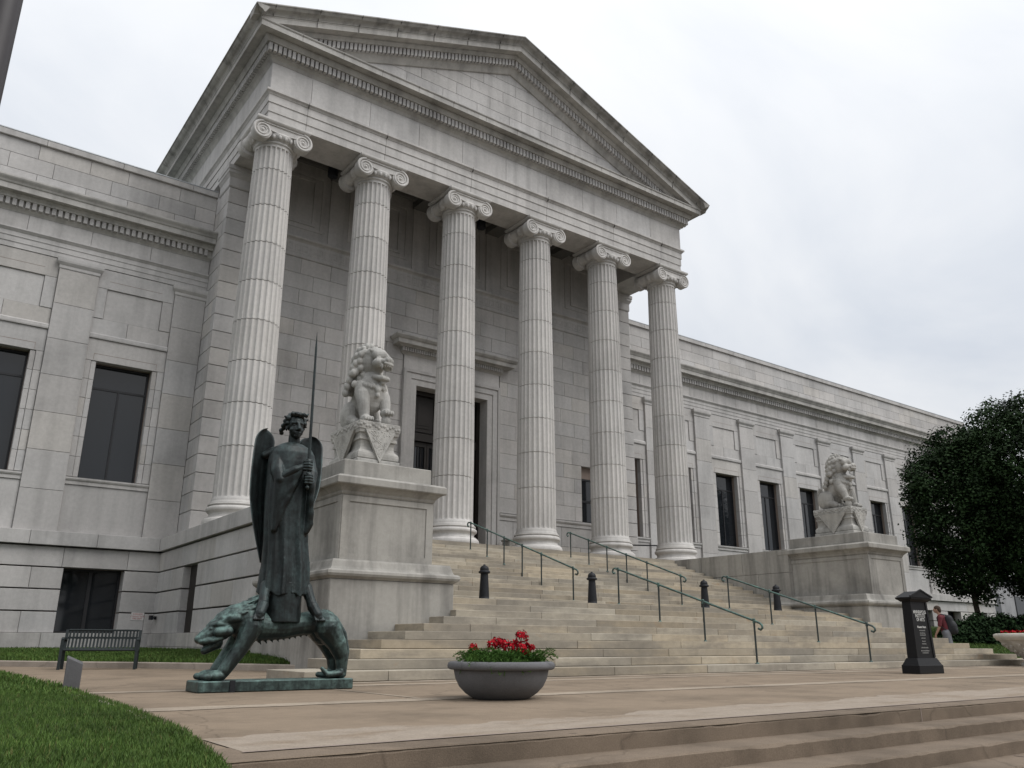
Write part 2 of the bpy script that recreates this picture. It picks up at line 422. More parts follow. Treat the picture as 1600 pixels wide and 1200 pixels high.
# ---- columns
def fluted(z0, z1, zb, zt, n=24, k=6):
    def rad(z):
        t = (z-zb)/(zt-zb); return .745-.105*max(0, (t-.18)/.82)**1.25-.01*t
    mb = MB(); ns = n*k; zz = [z0+.008] + frange(z0+.016, z1-.016, 3) + [z1-.008]; vs = []; top = z1 > zt-.02; bot = z0 < zb+.02
    if top: zz = [z0+.008, z0+.016, (z0+z1)/2, z1-.20, z1-.15, z1-.11, z1-.10, z1]
    if bot: zz = [z0, z0+.08, z0+.09, z0+.13, z0+.18, (z0+z1)/2, z1-.016, z1-.008]
    for q, z in enumerate(zz):
        r = rad(z); f = 1.
        if not bot and q == 0 or not top and q == len(zz)-1: r -= .012
        if top: f = {len(zz)-1: 0, len(zz)-2: .0, len(zz)-3: .7, len(zz)-4: .95}.get(q, 1)
        if bot: f = {0: 0, 1: 0, 2: .7, 3: .95}.get(q, 1)
        if bot and q == 0: r += .03
        for i in range(ns):
            u = (i % k)/k; a = 2*math.pi*i/ns
            d = 0 if u < 1/k*.9 else math.sin(math.pi*(u-1/k)/(1-1/k))**.6 if u > 1/k else 0
            vs.append(((r-.062*d*f)*math.cos(a), (r-.062*d*f)*math.sin(a), z))
    fs = []
    for j in range(len(zz)-1):
        for i in range(ns): fs.append((j*ns+i, j*ns+(i+1) % ns, (j+1)*ns+(i+1) % ns, (j+1)*ns+i))
    mb.add(vs, fs, False); me = mb.mesh('drum'); me.materials.append(GRANC); return me
SB, ST = 4.52, 16.46
DZ = [SB]+[SB+.25+1.345*i for i in range(1, 9)]+[ST]
DRUMS = [fluted(DZ[i], DZ[i+1], SB, ST) for i in range(9)]
base = MB(); base.lathe([(.90, 0), (.945, .02), (.968, .07), (.97, .12), (.955, .18), (.915, .225), (.875, .24), (.875, .265), (.835, .27), (.80, .30), (.79, .345), (.80, .385), (.83, .41), (.83, .43), (.862, .435), (.885, .46), (.893, .50), (.882, .54), (.85, .57), (.815, .575), (.815, .60), (.842, .61), (.85, .635), (.838, .66), (.80, .665), (.80, .69), (.785, .72), (.77, .77)], n=84, smooth=False)
baseM = base.mesh('base'); baseM.materials.append(GRANC)
core = MB(); core.lathe([(.66, SB-FZ), (.66, 3), (.55, ST-FZ)], n=20); coreM = core.mesh('core'); coreM.materials.append(DARKJ)
def capital():
    mb = MB(); z0 = ST
    mb.lathe([(.64, 0), (.675, .02), (.685, .05), (.67, .075), (.65, .08), (.66, .10), (.72, .15), (.79, .22), (.82, .29), (.80, .33), (.7, .34)], cz=z0, n=40)
    for i in range(24):                                            # egg and dart under the scroll
        a = 2*math.pi*(i+.5)/24
        mb.ball((.765*math.cos(a), .765*math.sin(a), z0+.20), (.062, .062, .095), 8, 5)
        a2 = 2*math.pi*i/24; mb.tube([(.80*math.cos(a2), .80*math.sin(a2), z0+.30), (.72*math.cos(a2), .72*math.sin(a2), z0+.12)], [.018, .006], 5)
    zc = z0+.275; R0 = .325; dx = .70; yf = .80
    for sy in (-1, 1):
        for sx in (-1, 1):
            cx = sx*dx; y = sy*yf
            # disc face with spiral roll
            n = 40; ring = [(cx+R0*.97*math.cos(2*math.pi*i/n), zc+R0*.97*math.sin(2*math.pi*i/n)) for i in range(n)]
            vs = [(x, y*.965, z) for x, z in ring]+[(x, y*.62, z) for x, z in ring]
            fs = [tuple(range(n)) if sy < 0 else tuple(range(n))[::-1], tuple(range(n, 2*n))[::-1] if sy < 0 else tuple(range(n, 2*n))]
            for i in range(n):
                j = (i+1) % n; q = (i, n+i, n+j, j); fs.append(q if sy < 0 else q[::-1])
            mb.add(vs, fs)
            pts = []; rr = []; tot = 2.6*2*math.pi; m = 90
            for i in range(m+1):
                t = i/m; r = R0*(1-t)**1.0*.93+.035*t+.01; a = math.pi/2+sx*(-1)*tot*t*(-1)
                a = math.pi/2-sx*tot*t
                pts.append((cx+r*math.cos(a), y*.965, zc+r*math.sin(a))); rr.append(.040*(1-t)+.014)
            mb.tube(pts, rr, 6)
            mb.ball((cx, y*.97, zc), (.055, .04, .055), 10, 6)
        y = sy*yf
        # channel between the scrolls
        xs = frange(-dx, dx, 14); up_ = [zc+R0*.98 for x in xs]; lo = [zc+.13-.10*(1-(x/dx)**2) for x in xs]
        vs = []; fs = []
        for k, x in enumerate(xs):
            for (yy, zz) in ((y*.955, lo[k]), (y*.955, up_[k]), (y*.6, up_[k]), (y*.6, lo[k])): vs.append((x, yy, zz))
        for k in range(14):
            for q in range(4): fs.append((k*4+q, (k+1)*4+q, (k+1)*4+(q+1) % 4, k*4+(q+1) % 4))
        mb.add(vs, fs)
        mb.tube([(x, y*.965, z-.03) for x, z in zip(xs, up_)], .035, 6); mb.tube([(x, y*.965, z) for x, z in zip(xs, lo)], .022, 6)
    for sx in (-1, 1):                                             # side bolsters
        prof = [(-.77, .97), (-.70, .93), (-.5, .80), (-.2, .66), (-.08, .64), (-.07, .72), (.07, .72), (.08, .64), (.2, .66), (.5, .80), (.70, .93), (.77, .97)]
        n = 24; vs = []; fs = []
        for yy, f in prof:
            for i in range(n):
                a = 2*math.pi*i/n; vs.append((sx*(dx)+R0*f*math.cos(a), yy, zc+R0*(1-f)*.9+R0*f*math.sin(a)))
        for j in range(len(prof)-1):
            for i in range(n): fs.append((j*n+i, (j+1)*n+i, (j+1)*n+(i+1) % n, j*n+(i+1) % n))
        mb.add(vs, fs, True)
    mb.box(-.78, .78, -.74, .74, z0+.30, 17.06)
    me = mb.mesh('capital', True); me.materials.append(GRANC); return me
CAPM = capital()
ab = MB(); ab.sweep([(-.2, 17.062), (.0, 17.062), (.05, 17.09), (.075, 17.13), (.075, 17.197), (-.2, 17.197)], [(-.86, .80), (-.86, -.80), (.86, -.80), (.86, .80)], closed=True); ab.box(-.8, .8, -.75, .75, 17.064, 17.195)
ABM = ab.mesh('abacus', True); ABM.materials.append(GRANC)
ordn = ['leftmost', 'second', 'third', 'fourth', 'fifth', 'rightmost']
for k in range(6):
    x = XC+3.754*(k-2.5)
    c = link('column', coreM, None, (x, YC, FZ)); madopt(c)
    c['label'] = '%s fluted stone column of the portico%s' % (ordn[k], ', counting from the left' if 0 < k < 5 else '')
    link('base', baseM, c)
    for i, d in enumerate(DRUMS): link('drum', d, c, (0, 0, -FZ), 2*math.pi/24*((i*5+k) % 24))
    cp = link('capital', CAPM, c, (0, 0, -FZ)); link('abacus', ABM, c, (0, 0, -FZ))

# ---- entablature (front and both sides)
FX = 10.0; FY = 23.80
path = [(XC-FX, 46), (XC-FX, FY), (XC+FX, FY), (XC+FX, 46)]
mb = MB(); mb.sweep([(-1.5, 17.2), (-.04, 17.2), (-.04, 17.50), (-.012, 17.505), (-.012, 17.84), (.016, 17.845), (.016, 18.12), (.04, 18.14), (.06, 18.18), (.10, 18.21), (.12, 18.225), (.12, 18.30), (-1.5, 18.30)], path)
mpart('architrave', mb, GRANT, None, True)
AJ = MB()                                                          # joints of the architrave stones, above each column
for k in range(6):
    x = XC+3.754*(k-2.5)+(.02 if 0 < k < 5 else 0)
    if k in (0, 5): x += .75 if k == 0 else -.75
    AJ.box(x-.007, x+.007, FY-.122, FY-.02, 18.12, 18.302); AJ.box(x-.007, x+.007, FY-.018, FY+.1, 17.845, 18.12); AJ.box(x-.007, x+.007, FY+.01, FY+.1, 17.5, 17.845); AJ.box(x-.007, x+.007, FY+.038, FY+.1, 17.198, 17.5)
mpart('architrave_joint', AJ, JDARK)
fp = wallpart('frieze', (0, FY, 0), (0, -1), [(XC-FX+.2, XC+FX-.2, .2, 1.3, 18.31, 19.4)])
js = [XC-FX, 8.75, 11.0, 13.05, 15.0, 17.1, 19.2, 21.2, 23.2, 25.3, XC+FX]
for i in range(10): blk(fp, js[i], js[i+1], 18.306, 19.40, 0, .3 if 0 < i < 9 else .4, GRANT, 1)
fs_ = wallpart('frieze', (XC-FX, 46, 0), (-1, 0), [(0, 22.0, .2, 1.3, 18.31, 19.4)])
x = .0
for i in range(9): blk(fs_, i*2.43, i*2.43+2.43 if i < 8 else 46-FY-.012, 18.306, 19.40, 0, .35, GRANT, .6)
mb = MB(); mb.box(XC+FX-.5, XC+FX, FY+.41, 46, 18.306, 19.4); mpart('frieze_return', mb, GRANT)
mb = MB(); mb.sweep([(-.6, 19.402), (.0, 19.402), (.02, 19.44), (.06, 19.50), (.12, 19.55), (.16, 19.57), (.16, 19.60), (.18, 19.605), (.18, 19.90), (.36, 19.905), (.38, 19.95), (.42, 20.02), (.44, 20.06), (.44, 20.12), (.70, 20.125), (.70, 20.10), (.735, 20.10), (.735, 20.29), (.755, 20.30), (.775, 20.33), (.775, 20.355), (-.6, 20.40)], path)
mpart('cornice', mb, CORN, None, True)
mb = MB()
for i in range(125): x = XC-FX-.22+i*.1648; mb.box(x-.055, x+.055, FY-.32, FY-.17, 19.61, 19.898)
for i in range(128): y = FY-.18+i*.1648; mb.box(XC-FX-.32, XC-FX-.17, y+.1-.055, y+.1+.055, 19.61, 19.898); 
for i in range(30): y = FY-.18+i*.1648; mb.box(XC+FX+.17, XC+FX+.32, y+.045, y+.155, 19.61, 19.898)
stuff(mpart('dentil_course', mb, GRANT))
cy = [(.74, 20.36), (.785, 20.36), (.80, 20.40), (.84, 20.43), (.90, 20.45), (.96, 20.49), (1.0, 20.54), (1.02, 20.56), (1.05, 20.56), (1.05, 20.60), (.6, 20.62)]
for sgn in (-1, 1):
    pth = [(XC-FX, 46), (XC-FX, FY)] if sgn < 0 else [(XC+FX, FY), (XC+FX, 46)]
    mb = MB(); mb.sweep(cy, [(p[0], p[1] if p[1] > 40 else FY-1.046) for p in pth]); mpart('eave_gutter', mb, GUTT, None, True)
# raking cornice: profile (y, dz) sheared along the slope
SLP = (24.78-20.60)/11.05; XL = XC-FX-1.05
def rake(prof, name, mat, zclip=None, xin=0.):
    mb = MB(); k = len(prof); vs = []; fs = []
    for x in (XL+xin, XC, 2*XC-XL-xin):
        zt = 20.60+SLP*((XC-XL)-abs(x-XC))
        for y, dz in prof: vs.append((x, y, zt+dz))
    for i in range(2):
        for j in range(k): fs.append((i*k+j, (i+1)*k+j, (i+1)*k+(j+1) % k, i*k+(j+1) % k))
    fs += [tuple(range(k)), tuple(range(2*k, 3*k))[::-1]]
    mb.add(vs, fs); me = mb.mesh(name, True)
    if zclip:
        bm = bmesh.new(); bm.from_mesh(me)
        bmesh.ops.bisect_plane(bm, geom=bm.verts[:]+bm.edges[:]+bm.faces[:], plane_co=(0,0,zclip), plane_no=(0,0,1), clear_inner=True)
        bm.to_mesh(me); bm.free()
    o = link(name, me, None, mat=mat); return madopt(o)
yf = FY-1.05
rake([(yf, 0), (yf, -.045), (yf+.03, -.05), (yf+.05, -.08), (yf+.10, -.14), (yf+.18, -.18), (yf+.23, -.22), (yf+.265, -.27), (yf+.265, -.30), (yf+.6, -.30), (yf+.6, .02)], 'raking_gutter', GUTT)
rake([(FY-.76, -.302), (FY-.76, -.33), (FY-.74, -.36), (FY-.74, -.54), (FY-.70, -.545), (FY-.70, -.53), (FY-.44, -.53), (FY-.44, -.58), (FY-.38, -.66), (FY-.36, -.70), (FY-.18, -.70), (FY-.18, -.99), (FY-.14, -1.0), (FY-.10, -1.07), (FY-.03, -1.2), (FY, -1.24), (FY+.4, -1.24), (FY+.4, -.302)], 'raking_cornice', CORN, 20.37, .3)
mb = MB()
for sgn in (-1, 1):
    for i in range(62):
        d = .1+i*.1648; x = XC+sgn*d; zt = 20.60+SLP*(11.05-d); s_ = -SLP*sgn
        if zt-1.0 < 20.40: continue
        x0, x1 = x-.055, x+.055; za = [zt+s_*(q-x) for q in (x0, x1)]
        mb.add([(x0, FY-.32, za[0]-.98), (x1, FY-.32, za[1]-.98), (x1, FY-.17, za[1]-.98), (x0, FY-.17, za[0]-.98), (x0, FY-.32, za[0]-.702), (x1, FY-.32, za[1]-.702), (x1, FY-.17, za[1]-.702), (x0, FY-.17, za[0]-.702)],
               [(0,3,2,1),(4,5,6,7),(0,1,5,4),(1,2,6,5),(2,3,7,6),(3,0,4,7)])
stuff(mpart('raking_dentils', mb, GRANT))
CJ = MB()                                                          # open joints of the cornice stones
for k in range(14):
    x = XC-FX-.2+.9+k*1.52; CJ.box(x-.006, x+.006, FY-.737, FY-.69, 20.12, 20.292); CJ.box(x-.006, x+.006, FY-.777, FY-.70, 20.296, 20.357)
for sgn in (-1, 1):
    for k in range(7):
        d = 1.1+k*1.55; x = XC+sgn*d; zt = 20.60+SLP*(11.05-d)
        CJ.box(x-.007, x+.007, FY-1.054, FY-.9, zt-.10, zt+.002); CJ.add([(x-.007, FY-.955, zt-.14), (x+.007, FY-.955, zt-.14), (x+.007, FY-1.02, zt-.06), (x-.007, FY-1.02, zt-.06)], [(0,1,2,3)])
        if zt-.5 > 20.4: CJ.box(x-.007, x+.007, FY-.763, FY-.70, zt-.535, zt-.31)
        CJ.box(x-.007, x+.007, FY-.83, FY-.7, zt-.30, zt-.20)
stuff(mpart('cornice_joint', CJ, JDARK))
# tympanum stones, cut by the slope
ty = wallpart('pediment_wall', (0, FY+.06, 0), (0, -1), [(XC-6.5, XC+6.5, .2, .4, 20.3, 21.5), (XC-3, XC+3, .2, .4, 21.5, 22.9)])
mb = MB(); k = 0
for r_ in range(6):
    z0 = 20.36+r_*.55; z1 = z0+.55; half = (11.05-(z0-20.60+1.2)/SLP)+.25
    if half < .3: continue
    js = [-half]; x = -half-(r_ % 2)*.8
    while x < half:
        if x-js[-1] > .5 and half-x > .5: js.append(x)
        x += 1.62
    js.append(half)
    for a, b in zip(js[:-1], js[1:]): blk(ty, XC+a, XC+b, z0, min(z1, 24.3), 0, .2, GRANT, .8)
# roof behind the pediment
mb = MB(); zr = 24.80; y0, y1 = FY+.42, 46
mb.add([(XL+.05, y0, 20.58), (XC, y0, zr-.06), (2*XC-XL-.05, y0, 20.58), (XL+.05, y1, 20.58), (XC, y1, zr-.06), (2*XC-XL-.05, y1, 20.58)], [(0,1,4,3),(1,2,5,4),(0,3,5,2),(3,4,5),(0,2,1)])
mpart('roof', mb, ROOF, None, True)
mb = MB(); mb.box(XC-FX+.3, XC+FX-.3, 28.6, 45.8, .0, 20.3); mpart('attic_block', mb, GRAN)
mb = MB()
for sx in (-1, 1):
    xa = XC+sx*(FX-.75)
    mb.box(min(XC+sx*(FX-.04), XC+sx*(FX-1.5)), max(XC+sx*(FX-.04), XC+sx*(FX-1.5)), 27.41, 28.6, 16.6, 17.198)
# ceiling
ce = MB(); ce.box(XC-FX+1.4, XC+FX-1.4, 25.2, 28.0, 18.62, 18.9); mpart('portico_ceiling', ce, CEIL)
ce = MB()
for k in range(5):
    x = XC+3.754*(k-2); ce.sweep([(0, 18.45), (.10, 18.50), (.14, 18.615), (0, 18.615)], [(x-1.5, 25.4), (x-1.5, 27.6), (x+1.5, 27.6), (x+1.5, 25.4)], closed=True)
for k in range(6):
    x = XC+3.754*(k-2.5); ce.box(x-.34, x+.34, 25.31, 27.8, 18.2, 18.61)
mpart('ceiling_coffer', ce, CEIL, None, True)

# ---- wall behind the columns with its door
CY = 27.8
DW0, DW1, DZT = 15.57, 19.03, 10.40
op = [(14.95, 19.70, FZ, 11.62), (24.27, 25.55, 5.68, 7.68)]
cw = wallpart('portico_wall', (0, CY, 0), (0, -1), [(8.3, 15.2, .2, .8, FZ, 18.62), (19.4, 24.27, .2, .8, FZ, 18.62), (25.55, 26.3, .2, .8, FZ, 18.62), (24.27, 25.55, .2, .8, FZ, 5.68), (24.27, 25.55, .2, .8, 7.68, 18.62), (15.2, 19.4, .2, .8, 11.0, 18.62), (15.2, 19.4, .75, .8, FZ, 11.0)])
ashlar(cw, 8.5, 26.1, [FZ, 4.55, 5.40], 2.2, op, 0, .2, GRAN, w=.7)
ashlar(cw, 8.5, 26.1, [5.70]+frange(5.70, 14.52, 14)[1:], 1.28, op, 0, .2, GRAN, w=.55)
for a, b in ((8.5, 14.93), (19.72, 26.1)):
    sc = MB(); sc.sweep([(-.1, 5.404), (.03, 5.404), (.03, 5.52), (.06, 5.55), (.09, 5.60), (.09, 5.67), (-.1, 5.696)], [(a, CY), (b, CY)])
    mpart('wall_string_course', sc, GRANT, None, True)
fb = MB(); fb.box(8.5, 26.1, CY-.02, CY+.2, 14.60, 15.16); fb.sweep([(-.1, 15.162), (.02, 15.162), (.06, 15.20), (.16, 15.24), (.18, 15.26), (.18, 15.34), (-.1, 15.38)], [(8.5, CY), (26.1, CY)])
fb.sweep([(-.1, 14.52), (.03, 14.522), (.05, 14.55), (.05, 14.598), (-.1, 14.599)], [(8.5, CY), (26.1, CY)])
mpart('fret_band', fb, GRANT, None, True)
fr = MB()
for i in range(58):
    x = 8.6+i*.30; y0, y1 = CY-.034, CY-.018
    for (a, b, c, d) in ((0,.04,.10,.46),(.04,.24,.42,.46),(.20,.24,.2,.42),(.10,.20,.2,.24),(.04,.30,.10,.14)): fr.box(x+a, x+b, y0, y1, 14.60+c, 14.60+d)
stuff(mpart('fret_relief', fr, GRANT))
pn = MB(); pn.box(8.5, 26.1, CY, CY+.2, 15.36, 18.62)
for k in range(5):
    xc_ = XC+3.754*(k-2)
    for (hw, d, z0, z1) in ((1.35, .03, 15.75, 18.2), (1.0, .045, 15.95, 18.0)):
        w = .12
        pn.box(xc_-hw, xc_-hw+w, CY-d, CY+.05, z0, z1); pn.box(xc_+hw-w, xc_+hw, CY-d, CY+.05, z0, z1); pn.box(xc_-hw+w, xc_+hw-w, CY-d, CY+.05, z0, z0+w); pn.box(xc_-hw+w, xc_+hw-w, CY-d, CY+.05, z1-w, z1)
    xp = xc_+1.877
    if k < 4: pn.box(xp-.3, xp+.3, CY-.05, CY+.05, 15.4, 18.55)
mpart('upper_wall_panels', pn, GRANT)
# door surround
ds = empty('door_case', (0,0,0)); madopt(ds)
def dpart(name, mb, mat, fix=False): o = mb.build(name, mat, ds, fix); return o
for sx in (-1, 1):
    mb = MB(); xi = XC+sx*(DW1-DW0)/2
    for (a, b, d) in ((0, .26, .06), (.26, .50, .10), (.50, .62, .15)):
        mb.box(min(xi+sx*a, xi+sx*b), max(xi+sx*a, xi+sx*b), CY-d, CY+.62, FZ+.002, DZT+b)
    dpart('jamb', mb, GRANT)
mb = MB(); h = (DW1-DW0)/2
for (a, b, d) in ((0, .26, .06), (.26, .50, .10), (.50, .62, .15)): mb.box(XC-h-a+.001, XC+h+a-.001, CY-d-.001, CY+.62, DZT+a, DZT+b)
dpart('lintel', mb, GRANT)
mb = MB(); mb.box(XC-h-.60, XC+h+.60, CY-.05, CY+.2, DZT+.63, 11.60); dpart('door_frieze', mb, GRANT)
mb = MB(); mb.sweep([(-.1, 11.602), (.05, 11.602), (.10, 11.66), (.15, 11.70), (.15, 11.86), (.28, 11.865), (.30, 11.92), (.50, 11.925), (.52, 12.08), (.58, 12.12), (.64, 12.20), (.64, 12.25), (-.1, 12.32)], [(XC-h-.62, CY+.15), (XC-h-.62, CY), (XC+h+.62, CY), (XC+h+.62, CY+.15)])
dpart('door_hood', mb, CORN, True)
mb = MB()
for i in range(46): x = XC-h-.74+i*.1066; mb.box(x-.035, x+.035, CY-.25, CY-.14, 11.71, 11.858)
stuff(dpart('hood_dentils', mb, GRANT))
mb = MB(); mb.box(DW0, DW1, CY+.66, CY+.70, FZ, DZT); dd = dpart('door', mb, DOOR)
def sub(name, mb, mat): return mb.build(name, mat, ds)
mb = MB()
for x in (DW0, DW1-.16): mb.box(x, x+.16, CY+.50, CY+.66, FZ, DZT)
mb.box(DW0+.16, DW1-.16, CY+.50, CY+.66, DZT-.18, DZT); mb.box(DW0+.16, DW1-.16, CY+.46, CY+.66, 8.30, 8.62); sub('door_frame', mb, DOOR)
for k in range(3):
    x0 = DW0+.22+k*1.03; mb = MB(); mb.box(x0, x0+.97, CY+.60, CY+.655, 8.70, 10.15); mb.box(x0+.14, x0+.83, CY+.575, CY+.60, 8.86, 10.0); mb.box(x0+.24, x0+.73, CY+.56, CY+.575, 8.98, 9.88); sub('transom_panel', mb, DOOR)
for k in range(4):
    x0 = DW0+.18+k*.78; mb = MB()
    for (a, b, c, d) in ((0,.09,FZ,8.28),(.67,.76,FZ,8.28),(.09,.67,8.1,8.28),(.09,.67,FZ,4.2),(.09,.67,5.0,5.12)): mb.box(x0+a, x0+b, CY+.58, CY+.655, c, d)
    for g in range(3): mb.box(x0+.2+g*.15, x0+.22+g*.15, CY+.60, CY+.63, 5.12, 8.1)
    sub('door_leaf', mb, DOOR)
    mb = MB(); mb.box(x0+.09, x0+.67, CY+.64, CY+.65, 4.2, 8.1); sub('door_pane', mb, GLASS)
# small window
mb = MB()
for (a, b, c, d) in ((24.27,24.33,5.68,7.68),(25.49,25.55,5.68,7.68),(24.33,25.49,7.60,7.68),(24.33,25.49,5.68,5.75),(24.33,25.49,6.60,6.70)): mb.box(a, b, CY+.14, CY+.22, c, d)
wf = mpart('small_window', mb, FRAME)
for z0, z1 in ((5.75, 6.60), (6.70, 7.60)):
    mb = MB(); mb.box(24.33, 25.49, CY+.18, CY+.20, z0, z1); mb.build('pane', GLASS, wf)
mb = MB(); mb.box(24.2, 25.6, CY+.45, CY+.5, 5.6, 7.8); mpart('window_backing', mb, FRAME)
# antae (corner piers)
AY = 27.40
for side in (0, 1):
    x0, x1 = (XC-FX+.03, XC-FX+1.33) if side == 0 else (XC+FX-1.33, XC+FX-.03)
    ap = wallpart('corner_pier', (0, AY, 0), (0, -1), [(x0+.12, x1-.12, .12, 1.4, FZ, 17.19)])
    zz = [FZ, 4.60]+frange(4.60, 16.35, 19)[1:]
    for i in range(len(zz)-1): blk(ap, x0, x1 if i % 2 else x0+.78 if side == 0 else x1, zz[i], zz[i+1], 0, .40, GRAN, .8, .014)
    for i in range(len(zz)-1):
        if side == 0 and not i % 2: blk(ap, x0+.78, x1, zz[i], zz[i+1], 0, .4, GRAN, .5, .014)
    mb = MB()
    mb.sweep([(-.2, 16.352), (.0, 16.352), (.03, 16.40), (.03, 16.75), (.05, 16.78), (.09, 16.86), (.12, 16.90), (.12, 17.0), (.15, 17.03), (.15, 17.19), (-.2, 17.195)], [(x0, 28.5), (x0, AY), (x1, AY), (x1, 28.5)]); mpart('pier_capital', mb, GRANT, None, True)
    if side == 0:
        sp = wallpart('pier_side_wall', (x0, 28.85, 0), (-1, 0), [(0, 1.3, .12, 1.2, FZ, 16.35)])
        for i in range(len(zz)-1):
            j = 1.05 if i % 2 else .62
            blk(sp, 0, j, zz[i], zz[i+1], 0, .3, GRAN, .9, .014); blk(sp, j, 28.85-AY-.405, zz[i], zz[i+1], 0, .3, GRAN, .5, .014)
    else:
        sp = wallpart('pier_side_wall', (x1, AY+.405, 0), (1, 0), [(0, 1.0, .12, 1.2, FZ, 16.35)])
        for i in range(len(zz)-1): blk(sp, 0, 1.05, zz[i], zz[i+1], 0, .3, GRAN, .01)

# ---- wings
WY = 28.78
def wing(xa, xb, bays, lo, first):
    hw = .87
    ops = [(c-hw, c+hw, 5.50, 9.36) for c in bays]; bops = [(c-.86, c+.86, .80, 2.71) for c in bays]
    core_ = [(xa, xb, .8, 1.6, lo, 16.5), (xa, xb, .26, .8, 9.36, 16.5), (xa, xb, .26, .8, 2.71, 5.5), (xa, xb, .26, .8, lo, .8)]
    e_ = [xa]+sum([[c-hw, c+hw] for c in sorted(bays)], [])+[xb]
    for i in range(0, len(e_), 2):
        if e_[i+1] > e_[i]: core_ += [(e_[i], e_[i+1], .26, .8, 5.5, 9.36), (e_[i], e_[i+1], .26, .8, .8, 2.71)]
    wp = wallpart('wing_wall', (0, WY, 0), (0, -1), core_)
    # basement
    ashlar(wp, xa, xb, [.80, 1.43, 2.07, 2.71, 3.33], 1.85, bops, -.12, .45, GRAN, hg=.030)
    ashlar(wp, xa, xb, [-.2, .80], 2.4, [], -.24, .5, PLINTH)
    x = xa; i = 0
    while x < xb-.1: b = min(xb, x+1.85); blk(wp, x, b if xb-b > .4 else xb, 3.33, FZ, -.28, .5, GRANT); x = b if xb-b > .4 else xb
    # upper storey, bay by bay
    pil = [c+1.85 for c in bays]
    if first is not None: pil = [first]+pil
    for pc in pil:
        p0, p1 = max(xa, pc-.60), min(xb, pc+.60)
        if p1-p0 < .2: continue
        zz = [FZ, 5.0]+frange(5.0, 12.24, 6)[1:]
        for i in range(len(zz)-1): blk(wp, p0, p1, zz[i], zz[i+1], -.10, .45, GRAN, 1.2)
        mb = MB(); mb.sweep([(-.2, 12.242), (.0, 12.242), (.02, 12.27), (.02, 12.36), (.05, 12.40), (.09, 12.46), (.10, 12.52), (.10, 12.615), (-.2, 12.618)], [(p0, WY), (p0, WY-.10), (p1, WY-.10), (p1, WY)]); mpart('pilaster_cap', mb, GRANT, None, True)
    for c in bays:
        l, r = max(xa, c-1.25), min(xb, c+1.25); jl, jr = c-hw, c+hw
        mb = MB(); mb.sweep([(-.1, 5.252), (.04, 5.252), (.04, 5.36), (.07, 5.38), (.09, 5.42), (.09, 5.47), (-.1, 5.498)], [(l+.005, WY), (r-.005, WY)]); mpart('window_sill', mb, GRANT, None, True)
        blk(wp, l, r, FZ, 5.25, 0, .3, GRAN, 1.2)
        zz = frange(5.50, 9.36, 6)
        for i in range(6):
            for (a, b, f) in ((l, jl-.16, 0.), (jl-.16, jl, .03), (jr, jr+.16, .03), (jr+.16, r, 0.)):
                if b-a > .05: blk(wp, a, b, zz[i], zz[i+1], f, .45, GRAN, .8)
        blk(wp, l, r, 9.36, 10.12, 0, .45, GRAN, 1.2)
        il = MB(); il.box(c-.98, c+.98, WY-.003, WY+.1, 9.60, 9.614); il.box(c-.003-.98, c-.98+.011, WY-.003, WY+.1, 9.40, 9.60); il.box(c+.969, c+.98, WY-.003, WY+.1, 9.40, 9.60); il.box(c-.85, c+.85, WY-.003, WY+.1, 12.20, 12.212); mpart('incised_line', il, DARKJ)
        # sunk panel over the window
        mb = MB(); mb.sweep([(-.1, 10.124), (.05, 10.124), (.06, 10.16), (.06, 10.26), (.02, 10.30), (-.1, 10.30)], [(l+.005, WY), (r-.005, WY)]); mpart('panel_ledge', mb, GRANT, None, True)
        blk(wp, l, (l+r)/2-.1, 10.30, 10.84, .02, .3, GRAN); blk(wp, (l+r)/2-.1, r, 10.30, 10.84, .02, .3, GRAN)
        blk(wp, l, l+.36, 10.84, 11.92, .0, .3, GRAN); blk(wp, r-.36, r, 10.84, 11.92, .0, .3, GRAN); blk(wp, l+.36, r-.36, 10.84, 11.92, .05, .3, GRAN, 1.2)
        blk(wp, l, r, 11.92, 12.61, .0, .3, GRAN)
        # windows
        for (z0, z1, zt, nm) in ((5.50, 9.36, 8.55, 'window'), (.80, 2.71, None, 'basement_window')):
            y = WY+.40; mb = MB()
            mb.box(jl, jl+.06, y, y+.08, z0, z1); mb.box(jr-.06, jr, y, y+.08, z0, z1); mb.box(jl+.06, jr-.06, y, y+.08, z1-.07, z1); mb.box(jl+.06, jr-.06, y, y+.08, z0, z0+.06)
            ym = (jl+jr)/2
            if zt: mb.box(jl+.06, jr-.06, y, y+.08, zt-.035, zt+.035); mb.box(ym-.03, ym+.03, y, y+.08, z0+.06, zt-.035)
            else: mb.box(ym-.05, ym+.05, y, y+.08, z0+.06, z1-.07)
            w_ = mpart(nm, mb, FRAME)
            pans = [(jl+.06, jr-.06, zt+.035, z1-.07), (jl+.06, ym-.03, z0+.06, zt-.035), (ym+.03, jr-.06, z0+.06, zt-.035)] if zt else [(jl+.06, ym-.05, z0+.06, z1-.07), (ym+.05, jr-.06, z0+.06, z1-.07)]
            for a, b, c_, d in pans:
                m2 = MB(); m2.box(a, b, y+.03, y+.045, c_, d); m2.build('pane', GLASS, w_)
    # entablature and parapet
    p2 = [(xa, WY), (xb, WY)]
    mb = MB(); mb.sweep([(-.3, 12.62), (.02, 12.62), (.02, 12.80), (.04, 12.803), (.04, 12.99), (.06, 12.993), (.06, 13.14), (.08, 13.16), (.12, 13.21), (.14, 13.23), (.14, 13.27), (-.3, 13.28)], p2); mpart('wing_architrave', mb, GRANT, None, True)
    x = xa
    while x < xb-.1: b = x+1.9 if xb-x-1.9 > .6 else xb; blk(wp, x, b, 13.28, 13.84, -.03, .45, GRANT); x = b
